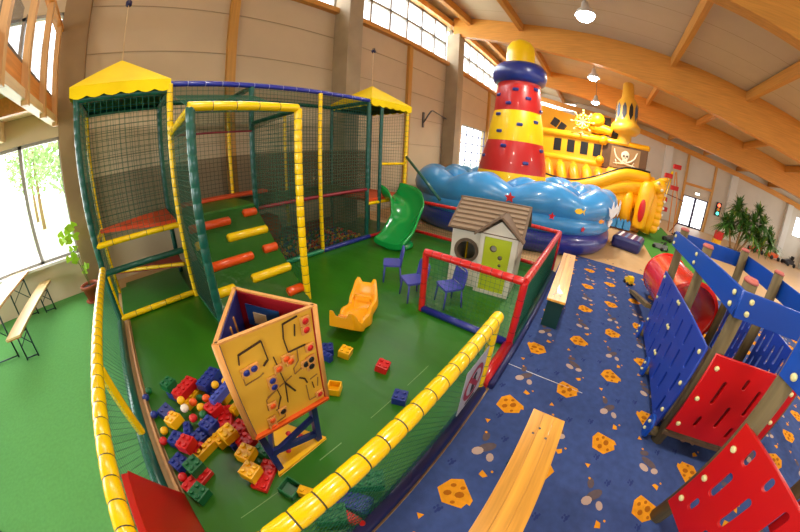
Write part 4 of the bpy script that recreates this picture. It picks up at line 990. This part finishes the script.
# lion bow
S(MB().tube(smooth([Vector((-.75, -2.2, .35)), Vector((-.85, -2.2, 1.0)), Vector((-.8, -2.25, 1.6)), Vector((-.6, -2.35, 2.15))], 4), [.3]*4+[.34]*4+[.36]*4+[.3], 14), 'bow_front', shy)
S(MB().ball((-1.12, -2.15, 1.05), 1, 20, (.12, .15, .48)), 'bow_mouth', Lc['red'])
S(MB().ball((-.7, -2.75, 2.15), .34, 16, (1, 1, .9)), 'lion_head', shy)
S(MB().tube([(-.4, -2.6, .15), (-.42, -2.65, .5), (-.42, -2.65, 1.6), (-.3, -2.55, 2.3)], [.25, .36, .38, .3], 16), 'bow_side', shy)
for k in range(7): S(MB().ball((-.6, -2.9-.05*math.sin(k), .42+k*.28), .22, 12), 'mane_curl', shy)
for k in range(6): S(MB().ball((-.65, -3.12, .5+k*.28), .06, 8), 'foam_edge', wwhite)
for a, b in ((.15, 2.3), (-.1, 2.05)): S(MB().ball((-1.0, -2.75+a*.8, b), .07, 8), 'lion_eye', bone)
S(MB().tube([(-.7, -2.7, 2.4), (-.9, -3.0, 2.5)], .1, 8), 'lion_ear', shy)
# flag wall with skull and crossed sabres
S(MB().bb((-.1, -2.14, 2.42), (.1, -.1, 3.56)), 'flag_board', shbr, .02)
fm = MB()
fm.bb((-.115, -1.8, 2.55), (-.105, -.5, 3.45), m=0)
S(fm, 'flag_cloth', mat('flag_tan', rgb(160, 122, 76), .7))
sk = MB(); c = Vector((-.13, -1.15, 3.12))
sk.ball(c, .19, 16, (.15, 1, 1.05)); sk.bb((-.155, -1.26, 2.86), (-.115, -1.04, 3.0))
S(sk, 'skull', bone)
ey = MB(); ey.ball(c+Vector((-.03, .07, -.02)), .05, 10, (.3, 1, 1)); ey.ball(c+Vector((-.03, -.07, -.02)), .05, 10, (.3, 1, 1)); ey.ball(c+Vector((-.03, 0, -.1)), .025, 8, (.3, 1, 1))
S(ey, 'skull_eyes', shbr)
for s in (-1, 1):
    pts_ = smooth([Vector((-.12, -1.15-s*.5, 2.72)), Vector((-.12, -1.15, 2.78)), Vector((-.12, -1.15+s*.38, 3.0)), Vector((-.12, -1.15+s*.52, 3.34))], 4)
    S(MB().tube(pts_, [.02+.025*math.sin(PI*i/(len(pts_)-1)) for i in range(len(pts_))], 6), 'sabre', bone)
    S(MB().tube([(-.12, -1.15-s*.42, 2.9), (-.12, -1.15-s*.32, 2.66)], .025, 6), 'sabre_guard', bone)
tubey(-.1, -2.2, 3.62, .14); S(MB().ball((-.1, -.05, 2.72), .2, 12), 'knob', shy); S(MB().ball((-.1, -.1, 3.6), .22, 12), 'knob', shy)
# turret mast
MB().lathe((0.1, -1.02, 0), [(.32, 3.6), (.32, 4.0), (.5, 4.05), (.66, 4.2), (.68, 4.38), (.58, 4.52), (.5, 4.56), (.48, 4.7), (.47, 5.2), (.46, 5.45), (.33, 5.6), (.28, 5.7), (.24, 6.3), (.18, 6.36), (.001, 6.38)], 28).obj('turret', mat('turret_yellow', rgb(228, 170, 50), .4, coat=.2), t)
for k in range(10):
    a = PI+(-.5+k-4)*.62
    cx, cy = .1+.475*math.cos(a), -1.02+.475*math.sin(a)
    U = Vector((-math.sin(a), math.cos(a), 0))
    MB().prism([(0, -.36), (.1, -.12), (.085, .2), (0, .4), (-.085, .2), (-.1, -.12)], (cx, cy, 5.0), U, (0, 0, 1), (math.cos(a), math.sin(a), 0), .012).obj('turret_window', black if k % 3 else mat('turret_blue', rgb(70, 90, 120), .4), t)
# helm wheel and cannon
m = MB(); hc = Vector((-.25, .9, 4.25)); Rm = Matrix.Rotation(PI/2, 3, 'Y')
for k in range(24):
    a, b = 2*PI*k/24, 2*PI*(k+1)/24
    m.tube([hc+Vector((0, .3*math.cos(a), .3*math.sin(a))), hc+Vector((0, .3*math.cos(b), .3*math.sin(b)))], .07, 8)
wh = m.obj('helm_rim', shy, t)
m = MB()
for k in range(8): a = 2*PI*k/8; m.tube([hc, hc+Vector((0, .5*math.cos(a), .5*math.sin(a)))], .035, 6); m.ball(hc+Vector((-.02, .5*math.cos(a), .5*math.sin(a))), .055, 8)
m.obj('helm_spokes', mat('helm_cream', rgb(240, 214, 130), .5), t)
for k in range(10): a = 2*PI*k/10; MB().ball(hc+Vector((-.06, .29*math.cos(a), .29*math.sin(a))), .03, 8).obj('helm_stud', bone, t)
S(MB().tube([(.1, .75, 4.2), (.1, .2, 4.15), (.0, -.35, 4.05), (0, -.45, 4.03)], [.3, .26, .18, .22], 14), 'cannon_barrel', shy)
S(MB().tube([(.4, .5, 4.3), (.4, -.35, 4.3)], .42, 16), 'cannon_body', mat('cannon_black', rgb(24, 22, 24), .4)); S(MB().ball((.0, .25, 4.45), .34, 14), 'cannon_top', shy)
S(MB().ball((.15, -.55, 4.0), .25, 12), 'black_ball', MATS['cannon_black'])
for y, z in ((2.3, 4.25), (1.95, 4.05)): S(MB().box((.9, y, z), (.3, .3, .4), Matrix.Rotation(.5, 3, 'X')), 'black_sail_print', black)

# ------------------------------------------------------------------ far end of the hall
t = thing('climbing_rope_tower', 'slim rope climbing tower with red boxes before the end wall', 'climbing tower', (17.5, -4.3, 0))
for x, y, tx, ty, zt_ in ((-.5, -.55, -.1, -.1, 4.0), (-.5, .55, -.15, .1, 4.0), (.5, .5, .1, .1, 4.0), (.5, -.5, .1, -.1, 4.0)):
    MB().tube([(x, y, 0), (x+.02, y*.6, 1.8), (tx, ty, 3.2)], .035, 6).obj('mast', yel if y > 0 else mat('mast_orange', rgb(220, 140, 60), .5), t)
for k, (y, z) in enumerate(((.12, .75), (.25, 1.25), (-.25, 1.95), (.2, 2.5), (-.2, 3.05))): MB().box((-.3, y+.15, z+.4), (.3, .42, .24)).obj('red_box', Lc['red'], t, .03)
MB().tube([(-.3, -.9, 1.8), (-.3, .9, 2.05)], .025, 6).obj('cross_bar', mat('dark_red', rgb(120, 20, 30), .5), t)
MB().tube([(-.3, -.95, 1.75), (-.4, -.8, .9), (-.3, -.4, .05)], .025, 6).obj('bent_tube', MATS['dark_red'], t)
MB().ball((-.3, .62, 2.35), .16, 10, (1, 1, 1.6)).obj('yellow_bag', lhy, t)
def kart(label, x, y, rz, s=1, c=None, rider=False):
    t = thing('go_kart', label, 'go-kart', (x, y, 0), rz)
    cm = c or mat('kart_grey', rgb(70, 70, 76), .4)
    MB().prism([(-.5*s, -.12*s), (.55*s, -.2*s), (.6*s, .0), (.1*s, .12*s), (-.5*s, .15*s)], (0, -.14*s, .28*s), (1, 0, 0), (0, 0, 1), (0, 1, 0), .28*s).obj('body', cm, t, .02)
    for a in (-.4, .42):
        for b in (-.3, .3): MB().lathe((a*s, b*s, .14*s), [(.05, -.05), (.13, -.05), (.14, 0), (.13, .05), (.05, .05)], 14, axis=Matrix.Scale(s, 3) @ Matrix.Rotation(PI/2, 3, 'X')).obj('wheel', black, t)
    MB().tube([(.1*s, 0, .35*s), (0, 0, .55*s)], .02*s, 6).lathe((0, 0, .55*s), [(.12*s, -.01), (.14*s, 0), (.12*s, .01)], 12).obj('steering_wheel', black, t)
    MB().box((-.3*s, 0, .5*s), (.07*s, .3*s, .35*s), Matrix.Rotation(-.3, 3, 'Y')).obj('seat', black, t, .02)
    return t
kart('grey pedal go-kart on the turf, the nearer of the two dark ones', 11.4, -2.95, .7, .5, mat('kart_light', rgb(130, 128, 130), .4)); kart('dark pedal go-kart just behind the grey one on the turf', 14.0, -4.0, 2.2, .7)
t = thing('toy_traffic_light', 'traffic light with red and green lamps on the end wall right of the glass door', 'traffic light', (XE-.081, -10.05, 1.95))
MB().bb((-.1, -.2, -.5), (.08, .2, .5)).obj('housing', black, t, .02)
for z, c, e in ((.3, (1, .12, .05), 3), (0, (.5, .2, .02), .3), (-.3, (.1, .9, .7), 2.0)): MB().ball((-.1, 0, z), .13, 12, (.3, 1, 1)).obj('light', mat('signal_%d' % int(z*10), c, .3, emis=c, estr=e), t)
for c, y, z, lab in (('red', -7.75, .45, 'red plastic cube stacked on the yellow one before the door'), ('yellow', -7.7, 0, 'yellow plastic cube on the floor before the door')):
    o = MB().bb((-.22, -.22, 0), (.22, .22, .44)).obj('toy_cube', Lc[c], bevel=.03); o.location = (17.5, y, z); tag(o, lab, 'cube')
# palm
t = thing('indoor_palm', 'bushy yucca palm in a planter at the far right of the hall', 'palm', (14.6, -7.45, 0))
MB().lathe((0, 0, 0), [(.001, 0), (.35, 0), (.42, .5), (.38, .5), (.36, .42), (.001, .42)], 24).obj('planter', mat('planter_grey', rgb(120, 120, 122), .6), t)
random.seed(5); tops = []
for k in range(5):
    a = 2*PI*k/5+.4; x, y = .18*math.cos(a), .18*math.sin(a); h = (1.25, 1.6, 1.9, 1.45, 1.7)[k]; tx, ty = x*(3.2 if k != 2 else 1.2), y*(3.6 if k != 2 else 1.2)
    MB().tube([(x, y, .4), ((x+tx)/2, (y+ty)/2, h*.6), (tx, ty, h)], [.07, .05, .05], 8).obj('trunk', trunkm, t); tops.append((tx, ty, h))
tops += [(-.2, -1.5, 1.6), (0, -1.9, 1.3), (-.1, -1.1, 2.0), (0, -.8, 2.4), (.1, .3, 2.4), (-.1, -1.0, 1.35), (.1, .8, 1.45), (-.3, -.5, 1.95), (-.2, .45, 2.15), (-.3, -.1, 1.5), (0, -1.35, 1.1)]
fo = MB(); fy = MB()
for tx, ty, h in tops:
    for i in range(85):
        a = random.uniform(0, 2*PI); el = random.uniform(-.45, 1.5); Ln = random.uniform(.5, .95)
        d0 = Vector((math.cos(a)*math.cos(el), math.sin(a)*math.cos(el), math.sin(el))); sdv = d0.cross(Vector((0, 0, 1))).normalized()
        p = Vector((tx, ty, h)); pts_ = []; w = .055
        for q in range(5):
            f = q/4; c = p+d0*(Ln*f)+Vector((0, 0, -.35*Ln*f*f)); ww = w*(1-f)**.6+.003; pts_.append((c-sdv*ww, c+sdv*ww))
        v = [x_ for pr_ in pts_ for x_ in pr_]
        (fy if random.random() < .14 else fo).add(v, [(2*q, 2*q+1, 2*q+3, 2*q+2) for q in range(4)], smooth=True)
fo.obj('foliage', leaf_d, t); fy.obj('pale_foliage', leaf_y, t)
# go-kart riders at the far right
def far_kart(lab, x, y, c):
    t = kart(lab, x, y, 1.9, 1.1, mat('kart_'+c, {'red': rgb(190, 30, 26), 'orange': rgb(224, 84, 26), 'dark': rgb(44, 40, 44)}[c], .4)); return t
KP = [(23.0, -13.6, 'red', 'red go-kart at the left of the row by the end wall'), (22.9, -15.2, 'orange', 'orange go-kart in the middle of the row by the end wall'), (22.9, -16.9, 'dark', 'dark go-kart at the right of the row by the end wall')]
for x, y, c, lab in KP: far_kart(lab, x, y, c)
WORLD, CLER, WIN, NEAR, RIGHT, LAMP, EXPO, KNEG = 3.6, 260, 260, 260, 300, 480, 0.15, True
# ------------------------------------------------------------------ wooden play structure at the right
o_ = (3.2, -1.8, 0)
t = thing('play_structure', 'low wooden play structure with blue slotted walls, red panels and tunnel', 'play structure', o_)
TL = Matrix.Translation((-3.2, 1.8, 0))
def Q(mb, name, mt, bev=0):
    o = mb.obj(name, mt, t, bev); o.location = (-3.2, 1.8, 0); return o
def PL(outer, holes, th, name, mt, M): o = plate(outer, holes, th, name, mt, t, TL @ M); return o
def wpost(x, y, z1=1.6, cap=True, r=.062, z0=0):
    p_ = Q(MB().tube([(x, y, z0), (x, y, z1)], r, 8), 'post', pst)
    if cap: c = MB().tube([(x, y, z1), (x, y, z1+.012), (x, y, z1+.035)], [r*1.0, r*1.08, r*.8], 10).obj('post_cap', capm, p_)
for x in (2.2, 3.25, 4.2):
    for y in (-1.36, -2.33): wpost(x, y)
def bolts(pts, nrm, r=.022):
    nrm = Vector(nrm)
    for p in pts: Q(MB().tube([Vector(p), Vector(p)+nrm*.012, Vector(p)+nrm*.02], [r, r*.95, r*.5], 12), 'bolt_cap', bolt)
# blue slotted side wall
def slots_blue(w, h, ox=0):
    H_ = []
    for i, cx in enumerate([w*(.09+.137*k) for k in range(7)]):
        for j in range(3):
            cy = h*(.2+.3*j)+(h*.05 if i % 2 else -.04*h)
            hh = h*.25
            H_.append(slot(cx, cy, .05, hh))
    return H_
w, h = 1.96, .91
PL([(0, 0), (w, 0), (w, h), (0, h)], slots_blue(w, h), .025, 'slotted_wall', hviolet, frame((2.24, -1.275, .10), (1, 0, 0), (0, 0, 1)))
bolts([(2.3, -1.262, .28), (2.3, -1.262, .6), (2.3, -1.262, .93), (3.22, -1.262, .3), (3.28, -1.262, .3), (3.22, -1.262, .65), (3.28, -1.262, .65), (3.22, -1.262, .95), (3.28, -1.262, .95), (4.12, -1.262, .3), (4.12, -1.262, .65), (4.12, -1.262, .95)], (0, 1, 0))
PL([(0, 0), (.9, 0), (.9, h), (0, h)], slots_blue(.9, h)[::1], .025, 'slotted_wall', hviolet, frame((2.3, -2.42, .19), (1, 0, 0), (0, 0, 1)))
PL([(0, 0), (.9, 0), (.9, h), (0, h)], slots_blue(.9, h)[::1], .025, 'slotted_wall', hviolet, frame((3.3, -2.42, .19), (1, 0, 0), (0, 0, 1)))
Q(MB().bb((2.26, -1.296, .12), (4.18, -1.290, .99)), 'slot_shade_backing', mat('slot_shade_navy', rgb(16, 30, 92), .5))  # navy sheet puts the dark inside of the slots into its colour
Q(MB().bb((2.114, -2.24, .3), (2.12, -1.32, 1.02)), 'slot_shade_backing', mat('slot_shade_red', rgb(110, 12, 12), .5))  # same for the red slots, their shade painted as dark red
# red end panel facing the entrance
def red_slots(w, h):
    return [slot(w*.22, h*.22, .045, h*.16), slot(w*.22, h*.62, .045, h*.3), slot(w*.42, h*.36, .045, h*.3), slot(w*.42, h*.8, .045, h*.14), slot(w*.6, h*.2, .045, h*.16), slot(w*.6, h*.62, .045, h*.34), slot(w*.8, h*.34, .045, h*.26), slot(w*.8, h*.78, .045, h*.18)]
PL([(0, 0), (.98, 0), (.98, .79), (0, .79)], red_slots(.98, .79), .025, 'red_panel', hred, frame((2.1, -1.3, .26), (0, -1, 0), (0, 0, 1)))
bolts([(2.085, -1.36, .36), (2.085, -1.36, .65), (2.085, -1.36, .95), (2.085, -2.22, .36), (2.085, -2.22, .65), (2.085, -2.22, .95)], (-1, 0, 0))
Q(MB().bb((2.12, -2.36, .16), (4.24, -1.32, .2)), 'deck', deckm)
# bright blue guard boards
def board(a, b, z0, z1, name='guard_board', th=.03, mt=hblue):
    a, b = Vector((*a, 0)), Vector((*b, 0)); d_ = b-a; L_ = d_.length
    PL([(0, 0), (L_, 0), (L_, z1-z0), (0, z1-z0)], [], th, name, mt, frame((a.x, a.y, z0), d_, (0, 0, 1)))
board((4.3, -1.28), (2.12, -1.28), 1.36, 1.55); board((2.1, -1.27), (2.1, -2.45), 1.36, 1.55)
board((4.3, -1.3), (4.3, -2.42), 1.36, 1.55); board((4.3, -2.42), (2.1, -2.42), 1.36, 1.55)
bolts([(4.2, -1.26, 1.50), (4.2, -1.26, 1.41), (3.25, -1.26, 1.50), (3.25, -1.26, 1.41), (2.2, -1.26, 1.50), (2.2, -1.26, 1.41)], (0, 1, 0)); bolts([(2.082, -1.36, 1.50), (2.082, -1.36, 1.41), (2.082, -2.33, 1.50), (2.082, -2.33, 1.41)], (-1, 0, 0))
# feet: rounded blue plates on beam ends
for x in (4.1, 3.18, 2.22):
    Q(MB().tube([(x, -1.35, .08), (x, -1.2, .08)], .05, 8), 'ground_beam', pst)
    PL(slot(0, 0, .15, .24, 8), [], .03, 'foot_plate', hblue, frame((x, -1.2, .12), (-1, 0, 0), (0, 0, 1)))
    bolts([(x, -1.185, .17), (x, -1.185, .08)], (0, 1, 0), .017)
# angled entrance wing, nearer the viewer
dv = Vector((-.89, -.456, 0)); P0 = Vector((1.39, -1.38, 0))
wpost(P0.x, P0.y); wpost(1.45, -2.38); wpost(P0.x+dv.x*1.15, P0.y+dv.y*1.15)
s0 = P0+Vector((-.01, .06, 0))
PL([(0, 0), (1.1, 0), (1.1, .80), (0, .80)], [slot(.14, .2, .05, .12), slot(.16, .45, .055, .22), slot(.16, .7, .05, .12), slot(.36, .16, .055, .14), slot(.36, .45, .055, .28), slot(.36, .72, .05, .1), slot(.56, .26, .055, .28), slot(.56, .62, .055, .26), slot(.76, .15, .05, .12), slot(.76, .45, .055, .3), slot(.96, .3, .055, .3), slot(.96, .66, .055, .16)], .028, 'red_panel', hred, frame((s0.x, s0.y, .25), dv, (0, 0, 1)))
nb = Vector((-.456, .89, 0)).normalized()
bolts([s0+dv*.05+Vector((0, 0, z))+nb*.014 for z in (.38, .62, .9)], nb)
board((s0.x+.02, s0.y), (s0.x+dv.x*1.2, s0.y+dv.y*1.2), 1.38, 1.6); bolts([s0+dv*.07+Vector((0, 0, z))+nb*.016 for z in (1.43, 1.53)], nb)
PL([(0, 0), (1.2, 0), (1.2, .8), (0, .8)], [slot(.3+.2*k, .4, .04, .4) for k in range(4)], .028, 'red_panel', hred, frame((1.4, -2.45, .22), (-1, -.2, 0), (0, 0, 1)))
board((1.5, -2.45), (.3, -2.6), 1.38, 1.6)
Q(MB().bar((1.45, -2.38, .09), (.3, -2.6, .09), .09, .09), 'ground_beam', pst)
# red tunnel
m = MB(); c0_ = [Vector((4.25, -1.86, .55)), Vector((5.2, -1.86, .5)), Vector((6.1, -1.84, .46))]
for r_, in ((.43,),):
    for rr, fl in ((.43, 0), (.41, 1)):
        m.tube(smooth(c0_, 4), rr, 32, caps=False)
Q(m, 'tunnel', tubered)
for x in (4.25, 6.1):
    z_ = .55 if x < 5 else .46
    Q(MB().lathe((x, -1.86, z_), [(.40, -.02), (.455, -.02), (.46, .02), (.40, .02), (.40, -.02)], 32, axis=Matrix.Rotation(PI/2, 3, 'Y')), 'tunnel_rim', tubered)
Q(MB().bar((4.35, -1.25, .4), (5.9, -1.25, .02), .1, .06), 'balance_beam', pst)
Q(MB().tube([(4.25, -1.3, .2), (4.25, -2.4, .2)], .05, 8), 'ground_beam', pst)
t5 = thing('toy_digger', 'small yellow and black ride-on toy behind the wooden beam', 'ride-on toy', (6.3, -1.2, .006), .4); t5.scale = (.7,)*3
MB().prism([(-.16, .08), (.16, .08), (.18, .16), (.05, .18), (.02, .27), (-.12, .27), (-.17, .16)], (0, -.07, 0), (1, 0, 0), (0, 0, 1), (0, 1, 0), .14).obj('body', lhy, t5, .01)
for a in (-.1, .11):
    for b in (-.08, .08): MB().lathe((a, b, .05), [(.001, -.02), (.05, -.02), (.05, .02), (.001, .02)], 12, axis=Matrix.Rotation(PI/2, 3, 'X')).obj('wheel', black, t5)
# wall bracket with cable
t = thing('wall_crane', 'dark metal arm bracket on the long wall left of the lighthouse', 'wall bracket', (9.5, 6.35, 3.4))
MB().tube([(0, 0, -.2), (0, -.2, .1), (.1, -.25, .25), (.3, -.2, .3)], .03, 8).obj('arm', graym, t); MB().tube([(.3, -.2, .3), (1.7, -.1, .12)], .02, 6).obj('rod', graym, t); MB().bb((-.05, .0, -.4), (.05, .05, .2)).obj('wall_plate', graym, t)
# ------------------------------------------------------------------ outdoors
ground = tag(MB().bb((-70, 7.2, -.5), (90, 120, -.35)).obj('lawn', mat('outdoor_grass', rgb(196, 214, 172), .9, var=.1, vscale=.5)), 'pale sunlit lawn outside the big window', 'lawn')
tag(MB().bb((-60, 10.5, -.35), (20, 14.5, -.33)).obj('path', mat('outdoor_path', rgb(235, 232, 225), .9)), 'bright paved path outside the window', 'path')
random.seed(9)
treel = ['feathery pale tree outside the left pane', 'round pale green tree outside the window middle', 'tree with thin trunk outside near the window column', 'farther pale tree beyond the path']
for k, (x, y, h) in enumerate(((-11, 20, 6), (-6.4, 23, 6.5), (-3.2, 19, 5.4), (-8.8, 30, 8))):
    t = thing('tree', treel[k], 'tree', (x, y, -.35), 0, 'trees outside the window')
    MB().tube([(0, 0, 0), (.1, 0, h*.5), (0, .1, h*.85)], [.14, .1, .03], 8).obj('trunk', trunkm, t)
    m = MB()
    for i in range(700):
        a = random.uniform(0, 2*PI); u = random.uniform(-1, 1); r_ = random.random()**.4; q = math.sqrt(1-u*u)
        c = Vector((math.cos(a)*q*r_*h*.28, math.sin(a)*q*r_*h*.28, h*.66+u*r_*h*.34)); s_ = random.uniform(.1, .22)
        A1 = Vector((random.gauss(0, 1), random.gauss(0, 1), random.gauss(0, 1))).normalized(); B1 = A1.orthogonal().normalized()
        m.add([c-A1*s_, c+B1*s_*.6, c+A1*s_, c-B1*s_*.6], [(0, 1, 2, 3)])
    m.obj('crown', mat('tree_leaf', rgb(160, 188, 120), .7, var=.2), t)
# ------------------------------------------------------------------ light
wd = bpy.data.worlds.new('world'); scn.world = wd; wd.use_nodes = True
bg = wd.node_tree.nodes['Background']; bg.inputs['Color'].default_value = (.93, .97, 1, 1); bg.inputs['Strength'].default_value = WORLD
def area(loc, rot, sx, sy, e, c, name):
    l = bpy.data.lights.new(name, 'AREA'); l.shape = 'RECTANGLE'; l.size = sx; l.size_y = sy; l.energy = e; l.color = c
    o = bpy.data.objects.new(name, l); COL.objects.link(o); o.location = loc; o.rotation_euler = rot; return o
# daylight entering through the glazing, then two added fill lights
for a, b in ((-.7, 5.05), (5.55, 11.05), (11.55, 17.25), (17.75, XE)):
    area(((a+b)/2, 6.8, 7.2), (-PI/2+.35, 0, 0), b-a, 1.7, CLER*(b-a)/5.5, (.95, .97, 1), 'clerestory_daylight')
area((-4.8, 7.0, 1.9), (-PI/2+.1, 0, 0), 7, 2.2, WIN, (.96, .98, 1), 'window_daylight')
area((XN-.5, -1, 2.8), (0, -PI/2, 0), 3.4, 10, NEAR, (.98, .98, 1), 'near_side_fill')  # fill light added behind the viewer for ambient light
area((8, -19.4, 2.2), (PI/2, 0, 0), 30, 2, RIGHT, (1, .98, .95), 'right_side_fill')  # fill light added along the unseen right wall
# hall lamps outside the picture, added unseen as bare spots without fixtures
for x, y in ((1.5, .5), (-4, .5), (2, -6), (8, -6), (11, -11), (-4, -6), (5, -12), (15, -12)):
    l = bpy.data.lights.new('unseen_hall_lamp', 'SPOT'); l.energy = LAMP; l.color = (1, .92, .78); l.shadow_soft_size = .25; l.spot_size = 2.9; l.spot_blend = .6
    o = bpy.data.objects.new('unseen_hall_lamp_light', l); COL.objects.link(o); o.location = (x, y, zt(y)-1.15)
# ------------------------------------------------------------------ camera
cam = bpy.data.cameras.new('camera'); co = bpy.data.objects.new('camera', cam); COL.objects.link(co); scn.camera = co
cam.type = 'PANO'; cam.sensor_fit = 'HORIZONTAL'; cam.sensor_width = 36; cam.sensor_height = 36*532/800; cam.clip_start = .02; cam.clip_end = 500
cc = cam.cycles if hasattr(cam, 'cycles') else cam
cc.panorama_type = 'FISHEYE_LENS_POLYNOMIAL'; cc.fisheye_fov = PI
cc.fisheye_polynomial_k0 = 0
for i, k in enumerate((0.0784135106855255, 8.085899081966625e-05, -3.209830372325149e-05, 6.09604762181787e-07)): setattr(cc, 'fisheye_polynomial_k%d' % (i+1), -k if KNEG else k)
Mx = Matrix(((0.6163278112421819, 0.283183134048733, -0.7348110925127348), (-0.786292047063771, 0.2727385602867681, -0.5543992193870457), (0.043414810994475715, 0.9194677755761963, 0.3907610060680002)))
co.matrix_world = Matrix.Translation((0, 0, 2)) @ Mx.to_4x4()
scn.view_settings.view_transform = 'Standard'; scn.view_settings.look = 'None'; scn.view_settings.gamma = 1; scn.view_settings.use_curve_mapping = False
scn.view_settings.exposure = EXPO
scn.cycles.use_denoising = True
scn.cycles.max_bounces = 8; scn.cycles.transparent_max_bounces = 24
